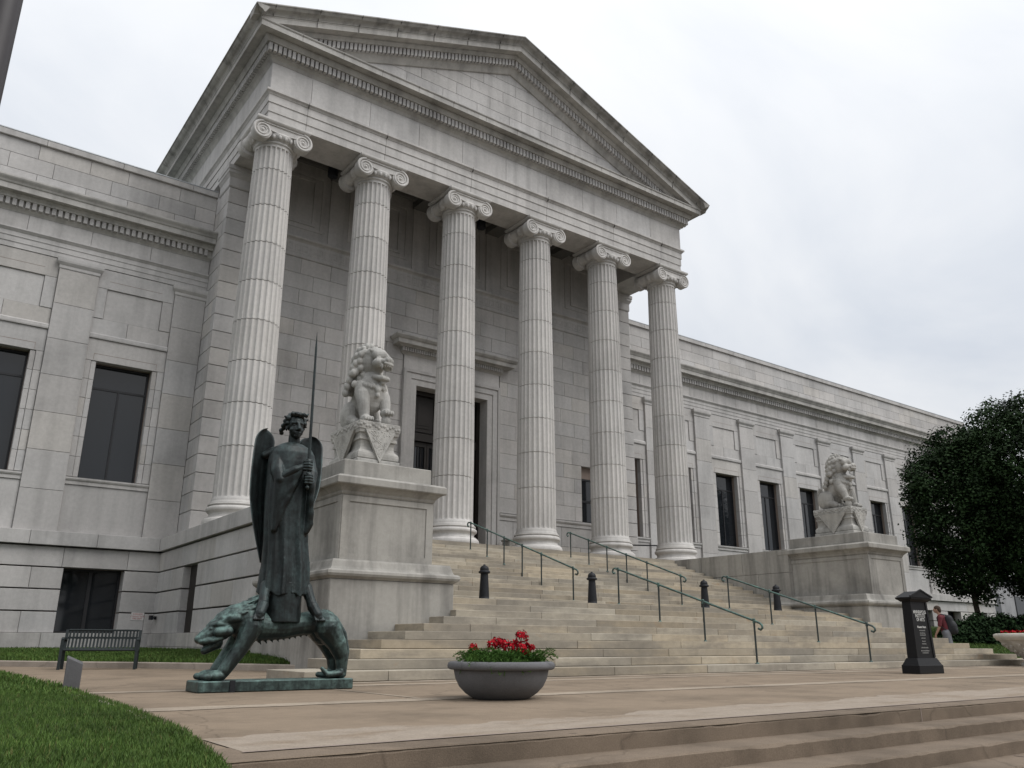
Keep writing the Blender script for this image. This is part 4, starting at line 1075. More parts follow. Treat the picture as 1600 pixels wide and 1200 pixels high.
# robe: rings with folds
def robe():
    mb = MB(); n = 72; lv = []
    key = [(1.10, .305, .245, .03, 1.), (1.16, .30, .24, .03, 1.), (1.45, .285, .22, .028, .9), (1.75, .272, .20, .005, .6), (2.05, .282, .195, -.01, .4), (2.30, .302, .205, -.005, .2), (2.55, .308, .21, .0, .14), (2.75, .312, .205, .0, .06), (2.88, .29, .19, .0, .03), (2.95, .245, .165, .0, .02), (3.00, .15, .125, -.01, 0), (3.02, .09, .09, -.02, 0)]
    zs = []
    for a, b_ in zip(key[:-1], key[1:]):
        for t in range(4): zs.append(tuple(a[i]+(b_[i]-a[i])*t/4 for i in range(5)))
    zs.append(key[-1])
    vs = []; fs = []
    for (z, rx, ry, ox, fa) in zs:
        for i in range(n):
            a = 2*math.pi*i/n
            f = fa*(.022*math.sin(9*a+.6*math.sin(z*3))+.014*math.sin(17*a+2*z)+.008*math.sin(29*a))
            zz = z+(.022*math.sin(7*a)+.012*math.sin(13*a+1) if z < 1.13 else 0)
            vs.append((ox+(rx+f)*math.cos(a), (ry+f)*math.sin(a)-.015*(z-1.1)*.3, zz))
    m = len(zs)
    for j in range(m-1):
        for i in range(n): fs.append((j*n+i, j*n+(i+1) % n, (j+1)*n+(i+1) % n, (j+1)*n+i))
    mb.add(vs, fs, True); mb.add(vs[:n], [tuple(range(n))[::-1]]); mb.add(vs[-n:], [tuple(range(n))])
    # sleeves, sagging from the raised forearms
    for s in (-1, 1):
        mb.cap([(s*.20, -.03, 2.84), (s*.22, -.12, 2.62), (s*.20, -.17, 2.50)], [.09, .09, .075], 14)
        hx, hz = (.055, 2.66) if s < 0 else (.145, 2.50)
        for q in range(22):
            t = q/21; x0 = s*(.23-.02*t); z0 = 2.50-.62*t
            mb.cap([(x0, -.17+.03*t, z0), (hx+s*.03-(.16*t if s < 0 else -.07*t), -.262+.085*t, hz-.02-.50*t)], [.05-.012*t, .046-.008*t+.004*math.sin(q*.9)], 10)
    mb.tube([(-.13, -.115, 2.97), (-.07, -.165, 2.86), (.0, -.195, 2.80), (.08, -.18, 2.85), (.13, -.12, 2.96)], .016, 8)     # neckline roll
    return mb
link('robe', remesh(robe(), .0105, 2, .5), AST, mat=BRON_A)
# figure: head, neck, hands, feet as one mesh
h = MB(); hz = 3.215; hx = -.01
h.cap([(0, 0, 2.80), (0, 0, 1.2)], [.13, .15], 12)
for s in (-1, 1): h.cap([(s*.05, 0, 2.80), (s*.17, -.06, 2.74), (s*.20, -.17, 2.51)], [.07, .07, .06], 10)
h.cap([(0, 0, 2.88), (0, -.02, 3.00), (-.01, -.035, 3.10)], [.115, .078, .072], 14)
h.ball((hx, -.03, hz+.06), (.108, .125, .125), 18, 12); h.ball((hx, -.075, hz-.035), (.086, .085, .115), 16, 10); h.ball((hx, -.115, hz-.115), (.045, .042, .035), 12, 8)
h.cap([(hx, -.150, hz+.045), (hx, -.185, hz-.03)], [.017, .024]); h.ball((hx-.018, -.165, hz-.04), .017, 8, 6); h.ball((hx+.018, -.165, hz-.04), .017, 8, 6)
h.cap([(hx-.068, -.118, hz+.052), (hx-.02, -.148, hz+.056)], [.017, .017]); h.cap([(hx+.068, -.118, hz+.052), (hx+.02, -.148, hz+.056)], [.017, .017])
for s in (-1, 1):
    h.ball((hx+s*.042, -.128, hz+.022), (.021, .014, .013), 10, 7); h.ball((hx+s*.062, -.098, hz-.035), (.034, .034, .034), 8, 6); h.ball((hx+s*.106, -.02, hz), (.016, .03, .045), 8, 6)
h.cap([(hx-.034, -.146, hz-.078), (hx, -.157, hz-.074), (hx+.034, -.146, hz-.078)], [.009, .013, .009]); h.cap([(hx-.028, -.142, hz-.096), (hx, -.152, hz-.097), (hx+.028, -.142, hz-.096)], [.009, .013, .009])
def fist(cx, cy, cz, sgn):
    h.ball((cx-sgn*.028, cy+.025, cz), (.050, .042, .062), 12, 8)
    for k in range(4):
        z = cz+.052-k*.033; r = (.0165, .018, .0175, .015)[k]; e = (.0, .008, .005, -.006)[k]
        h.cap([(cx-sgn*.058, cy-.020, z), (cx-sgn*.012, cy-.052-e, z), (cx+sgn*.034, cy-.034, z-.002), (cx+sgn*.036, cy+.004, z-.004)], [r, r, r*.95, r*.85], 8)
    h.cap([(cx-sgn*.045, cy+.01, cz+.055), (cx-sgn*.02, cy-.035, cz+.075), (cx+sgn*.022, cy-.045, cz+.070)], [.022, .019, .015], 8)
fist(.105, -.295, 2.685, 1); fist(.105, -.295, 2.515, -1)
h.cap([(-.20, -.17, 2.52), (-.05, -.26, 2.63), (.06, -.275, 2.68)], [.062, .05, .042]); h.cap([(.20, -.17, 2.50), (.18, -.25, 2.49), (.145, -.275, 2.51)], [.062, .05, .042])
for s, x in ((-1, -.275), (1, .36)):                                                                   # feet hang down over the beast's flanks
    h.cap([(x-s*.06, -.06, 1.20), (x-s*.02, -.13, 1.05), (x, -.165, .96)], [.075, .060, .066], 12)
    h.cap([(x, -.17, .97), (x+s*.045, -.215, .875), (x+s*.06, -.225, .84)], [.070, .064, .052], 12)
    for t in range(5): h.cap([(x+s*.055+(t-2)*.025, -.235, .855-.005*abs(t-1)), (x+s*.07+(t-2)*.028, -.26, .805)], [.020, .016], 7)
h.lathe([(.235, .78), (.232, .95), (.225, 1.25)], .03, .0, 0, 28)                                                  # bronze core between robe and beast
fig = link('figure', remesh(h, .0062, 1, .3), AST, mat=BRON_A)
hr = MB(); rr = random.Random(4)                                                                       # curly hair
for k in range(150):
    a = rr.uniform(0, 6.283); t = rr.uniform(0, 1.75); p = Vector((math.sin(t)*math.cos(a), math.sin(t)*math.sin(a), math.cos(t)))
    if p.y < -.35 and p.z < .62: continue
    c = Vector((hx+p.x*.118, -.02+p.y*.130, hz+.07+p.z*.130)); hr.ball(c, rr.uniform(.022, .036), 8, 6)
for s in (-1, 1):
    for k in range(7): hr.ball((hx+s*(.115+.02*(k % 2)), -.05+.03*k, hz+.11-.025*k), (.032, .03, .032), 8, 6)
    hr.tube([(hx+s*.12, -.05, hz+.13), (hx+s*.17, -.06, hz+.14)], [.03, .008], 6); hr.tube([(hx+s*.13, -.02, hz+.05), (hx+s*.165, -.03, hz+.04)], [.026, .008], 6)
for k in range(5): hr.tube([(hx+(k-2)*.045, -.135, hz+.15), (hx+(k-2)*.05, -.16, hz+.17+.01*(k % 2)), (hx+(k-2)*.055+.02, -.155, hz+.20)], [.028, .022, .006], 6)
link('hair', remesh(hr, .008, 0), fig, mat=BRON_A)
# wings: long folded shells behind the body
def wing_mesh(s, top, tip):
    mb = MB(); n = 40; m = 14; vs = []; fs = []
    for side in (0, 1):
        for j in range(n+1):
            t = (j/n)**1.7; z = top-(top-tip)*t
            wo = .155*math.sqrt(max(0, 1-(1-min(1, t*9))**2))*(1-.08*t-.86*max(0, t-.5)**1.2*1.75)
            cx = .30+.045*math.sin(t*math.pi)-.10*t*t
            for i in range(m+1):
                u = i/m*2-1; x = cx+max(.004, wo)*u
                rib = .006*math.sin(u*11+t*1.5)*min(1, t*3)
                y = .19+.10*(1-u*u)*.3-.10*u*.6*(1-.5*t)+(.028 if side else -.028)*(1-abs(u)**6)+rib
                vs.append((s*x, y, z))
    K = (n+1)*(m+1)
    for q in range(2):
        for j in range(n):
            for i in range(m):
                f = (q*K+j*(m+1)+i, q*K+(j+1)*(m+1)+i, q*K+(j+1)*(m+1)+i+1, q*K+j*(m+1)+i+1); fs.append(f if q else f[::-1])
    for j in range(n):
        for i in (0, m): fs.append((j*(m+1)+i, (j+1)*(m+1)+i, K+(j+1)*(m+1)+i, K+j*(m+1)+i))
    for i in range(m):
        for j in (0, n): fs.append((j*(m+1)+i, j*(m+1)+i+1, K+j*(m+1)+i+1, K+j*(m+1)+i))
    mb.add(vs, fs, True)
    mb.cap([(s*.10, .12, top-.42), (s*.20, .16, top-.30), (s*.30, .19, top-.35)], [.07, .07, .05], 10)
    return mb
for s, tp, ti in ((-1, 3.21, 1.50), (1, 3.19, 1.85)): ap('wing', wing_mesh(s, tp, ti), BRON_A, True)
# sword
sw = MB(); x0, y0 = .105, -.315
vs = []; fs = []
for (z, w, t) in ((2.42, .012, .012), (2.72, .014, .014), (2.80, .022, .009), (4.28, .015, .007), (4.50, .002, .002)):
    x = x0-.030*(z-2.42)/2.08; vs += [(x-w, y0, z), (x, y0-t, z), (x+w, y0, z), (x, y0+t, z)]
for j in range(4):
    for i in range(4): fs.append((j*4+i, j*4+(i+1) % 4, (j+1)*4+(i+1) % 4, (j+1)*4+i))
sw.add(vs, fs); sw.ball((x0, y0, 2.41), (.026, .026, .03), 10, 7); ap('sword', sw, BRON_A, True)

# ================================================================== handrails and bollards on the stairs
def stair_z(y):
    z = 0
    for i in range(1, 26):
        if y >= nose(i): z = i*RS
    return z
def handrail(x, posts, label):
    r = empty('handrail', (x, posts[0], stair_z(posts[0])))
    ox, oy, oz = r.location
    y0, y1 = posts[0], posts[-1]; za, zb = stair_z(y0)+.88, stair_z(y1)+.88
    zz = lambda y: za+(zb-za)*(y-y0)/(y1-y0)
    def q(y, z): return (0, y-oy, z-oz)
    pts = []
    for k in range(9): a = math.pi*(1.5-1.25*k/8)+.25; pts.append(q(y0-.16-.055+.055*math.cos(a+math.pi), zz(y0)-.105+.055*math.sin(a+math.pi)))
    lo = [q(y0-.10+.0*1, zz(y0)-.165), q(y0-.16, zz(y0)-.19), q(y0-.205, zz(y0)-.155), q(y0-.20, zz(y0)-.10), q(y0-.15, zz(y0)-.055)]
    hi = [q(y1+.12, zz(y1)+.03), q(y1+.18, zz(y1)+.01), q(y1+.20, zz(y1)-.05), q(y1+.165, zz(y1)-.10), q(y1+.11, zz(y1)-.085)]
    path = lo+[q(y0-.03, zz(y0)-.01), q(y0, zz(y0))]+[q(y, zz(y)) for y in frange(y0, y1, 6)[1:]]+hi
    MB().tube(path, .024, 10).build('rail', RAILM, r)
    for y in posts:
        b = stair_z(y); mb = MB(); mb.tube([q(y, b), q(y, zz(y))], .021, 10); p = mb.build('post', POSTM, r)
        m2 = MB(); m2.tube([q(y, zz(y)-.055), q(y, zz(y)+.034)], [.032, .032], 10); m2.ball(q(y, zz(y)+.03), (.03, .03, .02), 8, 5); m2.build('collar', RAILM, p)
        m3 = MB(); m3.lathe([(.045, 0), (.045, .012), (.028, .03)], 0, q(y, b)[1], q(y, b)[2], 12); m3.build('foot', RAILM, p)
    return tag(r, label, 'handrail', 'bronze stair handrails')
lowp = [11.75, 13.13, 14.50, 15.90]; upp = [17.68, 19.08, 20.00, 20.93, 21.85, 22.81]
handrail(15.05, lowp, 'green bronze handrail on the lower stairs, nearer the flower bowl')
handrail(19.33, lowp, 'green bronze handrail on the lower stairs, nearer the black sign')
handrail(15.05, upp, 'green bronze handrail on the upper stairs, below the third column')
handrail(19.33, upp, 'green bronze handrail on the upper stairs, below the fourth column')
def bollard():
    r = empty('bollard')
    MB().lathe([(.145, 0), (.145, .05), (.125, .07), (.122, .12), (.092, .62), (.090, .645)], n=20).build('post', IRON, r)
    MB().lathe([(.10, .646), (.135, .66), (.145, .685), (.125, .71), (.11, .72)], n=20).build('collar', IRON, r)
    MB().lathe([(.105, .721), (.108, .76), (.095, .80), (.06, .83), (.03, .84), (.028, .862), (.0, .872)], n=20, cap=False).build('dome', IRON, r)
    return r
b0 = bollard()
for k, (x, lab) in enumerate(((11.50, 'leftmost black iron bollard, right above the flower bowl'), (14.95, 'black iron bollard at the top of the handrail nearer the flower bowl'), (19.35, 'black iron bollard seen behind the middle of the handrail nearer the flower bowl'), (22.75, 'rightmost black iron bollard, in front of the right pedestal'))):
    o = b0 if k == 0 else copy_tree(b0); o.location = (x, 16.8, 1.502); tag(o, lab, 'bollard', 'bollards on the stair landing')

# ================================================================== flower bowl
BOWLM = concrete('grey cast bowl', (.135, .135, .140), .15, 90, .12)
BW = tag(empty('flower_bowl', (5.28, 7.38, 0)), 'large round grey concrete bowl planter holding red geraniums and ferns', 'planter')
MB().lathe([(.27, .0), (.30, .012), (.37, .055), (.435, .12), (.475, .20), (.492, .275), (.492, .285), (.44, .285), (.44, .25), (.2, .22), (.0, .22)], n=56, cap=False).build('bowl', BOWLM, BW)
MB().lathe([(.47, .286), (.535, .286), (.555, .30), (.560, .325), (.550, .352), (.53, .364), (.49, .366), (.455, .360), (.445, .33), (.445, .288)], n=56, cap=False).build('rim', BOWLM, BW)
MB().lathe([(.444, .335), (.25, .35), (0, .352)], n=30, cap=False).build('soil', flat('potting soil', (.03, .022, .015), .95), BW)
def leafmat(name, c0, c1, tr=.0):
    M = Mat(name, .75, .10); M.col(M.mix(c0, c1, M.rnd(), 'MIX'))
    M.b.inputs['Transmission Weight'].default_value = 0; return M.m
FERN = leafmat('fern green', (.040, .095, .018), (.10, .19, .045))
GERL = leafmat('geranium leaf', (.03, .075, .02), (.06, .13, .035))
RED = leafmat('red petals', (.20, .004, .010), (.42, .010, .018))
def fern(cx, cy, n, lo, hi, seed, drop=0):
    r = random.Random(seed); mb = MB()
    for k in range(n):
        a = r.uniform(0, 6.283); L_ = r.uniform(lo, hi); up_ = r.uniform(.5, 1.1)
        P = []; x, y, z = cx+r.uniform(-.10, .10), cy+r.uniform(-.10, .10), .35
        dx, dy, dz = math.cos(a)*.6, math.sin(a)*.6, up_
        for q in range(9):
            P.append(Vector((x, y, z))); x += dx*L_/9; y += dy*L_/9; z += dz*L_/9; dz -= .20+drop
        mb.tube(P, .0022, 3, False)
        for q in range(2, 9):
            for m in range(7):
                p = P[q]+(P[q-1]-P[q])*r.random(); d = Vector((r.uniform(-1, 1), r.uniform(-1, 1), r.uniform(-.3, .9))).normalized()*r.uniform(.018, .042); s = d.cross(Vector((r.random(), r.random(), r.random()))).normalized()*.0038
                mb.add([p-s, p+s, p+d], [(0,1,2)])
    return mb
fspots = [(-.27, -.02, 90, .24, .40, 0), (-.16, .18, 70, .22, .36, 0), (.02, -.14, 90, .20, .33, 0), (.16, .12, 70, .22, .36, 0), (.27, -.16, 90, .22, .36, 0), (-.38, -.16, 16, .26, .36, .10), (-.12, -.34, 12, .2, .26, .16)]
flab = ['airy green fern at the left side of the flower bowl', 'airy green fern at the back left of the flower bowl', 'airy green fern at the front middle of the flower bowl', 'airy green fern at the back right of the flower bowl', 'airy green fern at the right rim of the flower bowl', 'fern trailing out over the left rim of the flower bowl', 'small fern drooping over the front rim of the flower bowl']
for k, (x, y, n, lo, hi, dr) in enumerate(fspots):
    f = empty('fern', (5.28+x, 7.38+y, .35)); mb = fern(0, 0, n, lo, hi, k+3, dr); mb.v = [(a, b, c-.35) for a, b, c in mb.v]
    mb.build('fronds', FERN, f); tag(f, flab[k], 'fern', 'ferns in the flower bowl')
# flower heads at (x along the view's right, height)
rv = Vector((RT.x, RT.y, 0)).normalized(); fv = Vector((FW.x, FW.y, 0)).normalized()
gspots = [(-.255, .545, .045, -.02, 'small red geranium bloom standing alone at the left of the bowl'), (-.085, .575, .050, .0, 'red geranium bloom left of the bowl centre'), (-.035, .60, .055, .06, 'red geranium bloom behind the centre of the bowl'), (.02, .585, .05, .02, 'red geranium bloom at the centre of the bowl'), (.07, .545, .055, -.04, 'low red geranium bloom right of the bowl centre'), (.125, .575, .05, .05, 'darker red geranium bloom half behind the tall one'), (.185, .655, .062, .0, 'tallest red geranium bloom in the bowl'), (.20, .525, .072, -.10, 'largest red geranium bloom hanging at the front right of the bowl'), (.275, .545, .034, .03, 'small red geranium bud at the right of the bowl')]
for k, (u, z, rad, dpt, lab) in enumerate(gspots):
    r = random.Random(50+k); p = rv*u*1.15+fv*dpt; root = Vector((p.x*.75, p.y*.75, .34)); gz = z-.045; rad *= 1.15
    g_ = empty('geranium', (5.28+root.x, 7.38+root.y, .34)); tip = Vector((p.x-root.x, p.y-root.y, gz-.34))
    MB().tube([(0,0,0), tip*.5+Vector((0,0,.02)), tip], .005, 6).build('stem', GERL, g_)
    mb = MB()
    for q in range(60):
        d = Vector((r.gauss(0,1), r.gauss(0,1), r.gauss(0,1)*.8+.25)).normalized(); c = tip+d*rad*r.uniform(.55, 1)
        s1_ = d.cross(Vector((r.random(), r.random(), r.random()))).normalized(); s2_ = d.cross(s1_); R_ = rad*r.uniform(.28, .42)
        mb.add([c+s1_*R_+d*.006, c+(s1_+s2_)*R_*.75, c+s2_*R_+d*.006, c-s1_*R_*.5-d*.008, c-s2_*R_*.5], [(0,1,2,4),(0,4,3)], False)
    mb.build('flower_head', RED, g_)
    mb = MB()
    for q in range(6):
        a = r.uniform(0, 6.283); c = tip*r.uniform(.1, .45)+Vector((math.cos(a)*.07, math.sin(a)*.07, .03)); nrm = Vector((math.cos(a)*.5, math.sin(a)*.5, .8)).normalized(); t1 = nrm.cross(Vector((0,0,1))).normalized(); t2 = nrm.cross(t1); R_ = r.uniform(.028, .045)
        mb.add([c]+[c+(t1*math.cos(w)+t2*math.sin(w))*R_+nrm*.008*math.sin(3*w) for w in [2*math.pi*i/10 for i in range(10)]], [(0, i+1, (i+1) % 10+1) for i in range(10)], True)
    mb.build('leaves', GERL, g_); tag(g_, lab, 'geranium', 'geraniums in the flower bowl')

# ================================================================== bench and stone post on the left
BE = tag(empty('park_bench', (3.80, 19.75, 0), R(-16)), 'dark steel slatted park bench on the paving before the left wing', 'bench')
W2 = .68; BE.scale = (1, 1, .93)
for k in range(20):                                                    # vertical back straps running down into the seat
    x = -W2+.03+k*(2*W2-.06)/19; mb = MB(); w = .019
    prof = [(.33, .84), (.30, .70), (.26, .55), (.235, .47), (.20, .445), (.0, .425), (-.18, .43), (-.20, .42)]
    vs = []; fs = []
    for y, z in prof: vs += [(x-w, y, z), (x+w, y, z), (x+w, y+.007, z-.005), (x-w, y+.007, z-.005)]
    for j in range(len(prof)-1):
        for q in range(4): fs.append((j*4+q, j*4+(q+1) % 4, (j+1)*4+(q+1) % 4, (j+1)*4+q))
    mb.add(vs, fs); mb.build('slat', BENCHM, BE, True)
MB().tube([(-W2, .335, .845), (W2, .335, .845)], .021, 8).build('top_rail', BENCHM, BE)
mb = MB(); mb.box(-W2, W2, .283, .300, .655, .70); mb.build('back_rail', BENCHM, BE)
MB().tube([(-W2, -.20, .415), (W2, -.20, .415)], .025, 8).build('front_rail', BENCHM, BE)
MB().tube([(-W2, .22, .43), (W2, .22, .43)], .02, 8).build('seat_rail', BENCHM, BE)
for s in (-1, 1):
    x = s*(W2+.03); mb = MB()
    for path in ([(x, -.24, 0), (x, -.21, .62), (x, -.15, .66), (x, .20, .655), (x, .275, .62)], [(x, .27, 0), (x, .235, .42), (x, .34, .85)], [(x, -.22, .41), (x, .23, .41)]):
        P = [Vector(p) for p in path]
        for a, b in zip(P[:-1], P[1:]):
            d = (b-a).normalized(); nn = Vector((0, -d.z, d.y))*.022; h_ = Vector((.028, 0, 0)); mb.add([a-nn-h_, a-nn+h_, a+nn+h_, a+nn-h_, b-nn-h_, b-nn+h_, b+nn+h_, b+nn-h_], [(0,3,2,1),(4,5,6,7),(0,1,5,4),(1,2,6,5),(2,3,7,6),(3,0,4,7)])
    mb.build('end_frame', BENCHM, BE, True)
POSTG = stone('grey granite post', (.13, .13, .135), .0, .25, .1)
mb = MB(); mb.add([(-.09, -.07, 0), (.09, -.07, 0), (.09, .07, 0), (-.09, .07, 0), (-.09, -.07, .37), (.09, -.07, .29), (.09, .07, .31), (-.09, .07, .39)], [(0,3,2,1),(4,5,6,7),(0,1,5,4),(1,2,6,5),(2,3,7,6),(3,0,4,7)])
sp_ = mb.build('granite_post', POSTG, None, False, (1.96, 11.55, 0)); sp_.rotation_euler = (0, 0, R(-10)); m = sp_.modifiers.new('b', 'BEVEL'); m.width = .008
tag(sp_, 'short grey granite post with sloped top at the lawn edge', 'post')

# ================================================================== black sign
SG = tag(empty('museum_sign', (16.95, 9.2, 0)), 'black metal sign stele with a small pediment and white lettering', 'sign'); SG.scale = (.84, .84, .985)
MB().cbox(-.55, .55, -.22, .22, 0, .17, .012).build('plinth', SIGNM, SG)
mb = MB(); mb.add([(-.53, -.20, .171), (.53, -.20, .171), (.53, .20, .171), (-.53, .20, .171), (-.44, -.135, .30), (.44, -.135, .30), (.44, .135, .30), (-.44, .135, .30)], [(0,3,2,1),(4,5,6,7),(0,1,5,4),(1,2,6,5),(2,3,7,6),(3,0,4,7)]); mb.build('plinth_top', SIGNM, SG)
mb = MB(); mb.add([(-.42, -.115, .301), (.42, -.115, .301), (.42, .115, .301), (-.42, .115, .301), (-.375, -.10, 1.40), (.375, -.10, 1.40), (.375, .10, 1.40), (-.375, .10, 1.40)], [(0,3,2,1),(4,5,6,7),(0,1,5,4),(1,2,6,5),(2,3,7,6),(3,0,4,7)]); body_ = mb.build('panel', SIGNM, SG)
for s in (-1, 1): mb = MB(); mb.add([(s*.42, -.132, .31), (s*.34, -.132, .31), (s*.30, -.117, 1.39), (s*.375, -.117, 1.39), (s*.42, -.11, .31), (s*.34, -.11, .31), (s*.30, -.095, 1.39), (s*.375, -.095, 1.39)], [(0,1,2,3),(4,7,6,5),(0,4,5,1),(1,5,6,2),(2,6,7,3),(3,7,4,0)]); mb.build('side_border', SIGNM, SG, True)
MB().sweep([(-.05, 1.401), (.02, 1.401), (.05, 1.43), (.09, 1.45), (.10, 1.48), (-.05, 1.485)], [(-.38, .10), (-.38, -.10), (.38, -.10), (.38, .10)], closed=True).build('cornice', SIGNM, SG, True)
mb = MB(); mb.add([(-.49, -.20, 1.486), (.49, -.20, 1.486), (0, -.20, 1.62), (-.49, .20, 1.486), (.49, .20, 1.486), (0, .20, 1.62)], [(0,1,2),(5,4,3),(0,2,5,3),(2,1,4,5),(1,0,3,4)]); ped = mb.build('pediment', SIGNM, SG)
for s in (-1, 1): mb = MB(); mb.add([(s*.51, -.215, 1.49), (s*.51, -.215, 1.515), (0, -.215, 1.655), (0, -.215, 1.62), (s*.51, -.18, 1.49), (s*.51, -.18, 1.515), (0, -.18, 1.655), (0, -.18, 1.62)], [(0,1,2,3),(4,7,6,5),(0,4,5,1),(1,5,6,2),(3,2,6,7),(0,3,7,4)]); mb.build('raking_edge', SIGNM, ped, True)
def text(s, size, z, par, name='lettering', mat=WHITE, y=None, bold=.0):
    cu = bpy.data.curves.new('t', 'FONT'); cu.body = s; cu.size = size; cu.align_x = 'CENTER'; cu.extrude = .001; cu.offset = bold
    o = bpy.data.objects.new('t', cu); COL.objects.link(o); dg = bpy.context.evaluated_depsgraph_get(); me = bpy.data.meshes.new_from_object(o.evaluated_get(dg)); bpy.data.objects.remove(o)
    me.materials.append(mat); q = bpy.data.objects.new(name, me); COL.objects.link(q); q.parent = par
    q.location = (0, y if y is not None else -.1175+.0145*(z-.3)/1.1, z); q.rotation_euler = (math.pi/2-.0136, 0, 0); return q
for s, sz, z in (('MINNEAPOLIS', .092, 1.17), ('INSTITUTE', .092, 1.095), ('OF ARTS', .092, 1.02), ('Museum Hours', .062, .885)): text(s, sz, z, body_, bold=.0015)
# smaller print, too small to read in the photograph: short rules of broken dashes
rr = random.Random(9); mb = MB()
for z, wd in ((.825, .26), (.775, .24), (.735, .25), (.675, .17), (.615, .14), (.565, .17), (.49, .30), (.43, .36), (.39, .26)):
    x = -wd/2; y = -.1175+.0145*(z-.3)/1.1
    while x < wd/2: w = rr.uniform(.010, .022); mb.box(x, x+w, y-.001, y, z, z+rr.uniform(.016, .026)); x += w+.007
stuff(mb.build('small_print', flat('dim lettering', (.22, .22, .21), .7), body_))

# ================================================================== person with backpack
SKIN = flat('skin', (.36, .21, .15), .6); SHIRT = flat('maroon shirt', (.115, .022, .028), .9); SHORTS = flat('grey shorts', (.16, .165, .18), .9); HAIR = flat('brown hair', (.045, .028, .018), .8); PACK = flat('black nylon', (.014, .015, .018), .7); SHOE = flat('shoe', (.03, .03, .032), .7)
PE = tag(empty('person', (27.45, 13.95, 0), R(-72)), 'person in maroon shirt with black backpack walking past the step ends', 'person')
# local: walks towards -x, leaning forward
h = MB()
h.cap([(0, 0, .93), (-.03, 0, 1.15), (-.10, 0, 1.38)], [.14, .135, .125], 14); h.cap([(-.10, -.15, 1.40), (-.10, .15, 1.40)], [.075, .075])
h.cap([(-.12, 0, 1.44), (-.17, 0, 1.55)], [.058, .055]); h.ball((-.20, 0, 1.635), (.098, .078, .118), 14, 10); h.ball((-.255, 0, 1.585), (.05, .045, .045), 10, 7); h.ball((-.298, 0, 1.625), (.018, .014, .024), 8, 6)
for s in (-1, 1):
    h.ball((-.19, s*.078, 1.63), (.022, .012, .034), 8, 6); h.ball((-.275, s*.032, 1.65), (.012, .014, .010), 6, 5)
    a_ = -.10 if s < 0 else .12
    h.cap([(-.10, s*.205, 1.36), (-.10+a_*.5, s*.235, 1.10), (-.16+a_*1.2, s*.235, .87)], [.052, .042, .032], 10); h.ball((-.17+a_*1.3, s*.235, .81), (.035, .028, .05), 10, 7)
    for t in range(4): h.cap([(-.19+a_*1.3+t*.016, s*.235, .775), (-.195+a_*1.3+t*.016, s*.232, .725)], [.0095, .008], 6)
    h.cap([(-.19+a_*1.3, s*.22, .82), (-.215+a_*1.3, s*.21, .775)], [.012, .009], 6)
    st_ = -.18 if s > 0 else .16
    h.cap([(0, s*.09, .92), (st_*.6-.03, s*.095, .50), (st_*1.15+.02, s*.095, .10)], [.095, .062, .042], 12); h.cap([(st_*1.15+.02, s*.095, .06), (st_*1.15-.12, s*.10, .045)], [.045, .035])
link('body', remesh(h, .011, 1, .4), PE, mat=SKIN)
c = MB(); c.cap([(0, 0, .92), (-.03, 0, 1.15), (-.10, 0, 1.36)], [.158, .150, .140], 16); c.cap([(-.10, -.15, 1.39), (-.10, .15, 1.39)], [.092, .092], 14)
for s in (-1, 1): c.cap([(-.10, s*.19, 1.37), (-.10+(-.10 if s < 0 else .12)*.4, s*.235, 1.15)], [.075, .062], 12)
link('shirt', remesh(c, .012, 1, .4), PE, mat=SHIRT)
c = MB(); c.cap([(0, -.04, .92), (0, .04, .92)], [.15, .15], 14)
for s in (-1, 1): st_ = -.18 if s > 0 else .16; c.cap([(0, s*.085, .90), (st_*.6-.03, s*.10, .50)], [.125, .095], 14)
link('shorts', remesh(c, .012, 1, .4), PE, mat=SHORTS)
c = MB(); c.ball((-.18, 0, 1.665), (.108, .088, .105), 14, 9); c.ball((-.12, 0, 1.62), (.055, .075, .09), 10, 7); link('hair', remesh(c, .012, 1, .3), PE, mat=HAIR)
bpk = tag(empty('backpack', (27.45, 13.95, 0), R(-72)), 'black backpack on the back of the person in maroon', 'backpack')
c = MB(); c.cap([(.16, 0, 1.0), (.10, 0, 1.34)], [.15, .13], 14); c.ball((.20, 0, 1.08), (.13, .16, .22), 14, 9); c.ball((.27, 0, 1.0), (.07, .12, .12), 10, 7); link('bag', remesh(c, .013, 1, .3), bpk, mat=PACK)
for s in (-1, 1): MB().tube([(.05, s*.10, 1.46), (-.10, s*.105, 1.495), (-.215, s*.11, 1.38), (-.18, s*.13, 1.15), (.02, s*.16, 1.0)], .017, 6).build('strap', PACK, bpk)

# ================================================================== carved urn planter at the right edge
URNM = stone('pale carved stone', (.56, .54, .50), .0, .3, .2)
UR = tag(empty('stone_urn', (26.15, 10.65, 0)), 'pale carved stone urn planter with red flowers at the right edge', 'urn')
mb = MB(); prof = [(.62, 0), (.62, .08), (.55, .10), (.52, .16), (.60, .24), (.80, .40), (1.0, .60), (1.06, .66)]; n = 48; vs = []; fs = []
for r_, z in prof:
    for i in range(n): a = 2*math.pi*i/n; k = 1+(.035*math.sin(12*a)+.015*math.sin(31*a)) if .2 < z < .62 else 1; vs.append((r_*k*math.cos(a), r_*k*math.sin(a), z))
for j in range(len(prof)-1):
    for i in range(n): fs.append((j*n+i, j*n+(i+1) % n, (j+1)*n+(i+1) % n, (j+1)*n+i))
mb.add(vs, fs, True)
rr = random.Random(2)
for q in range(120):
    z = rr.uniform(.28, .60); r_ = .60+(z-.24)*1.05; a = rr.uniform(0, 6.283); mb.ball((r_*math.cos(a), r_*math.sin(a), z), (rr.uniform(.03, .07),)*2+(rr.uniform(.03, .07),), 6, 4)
mb.build('bowl', URNM, UR)
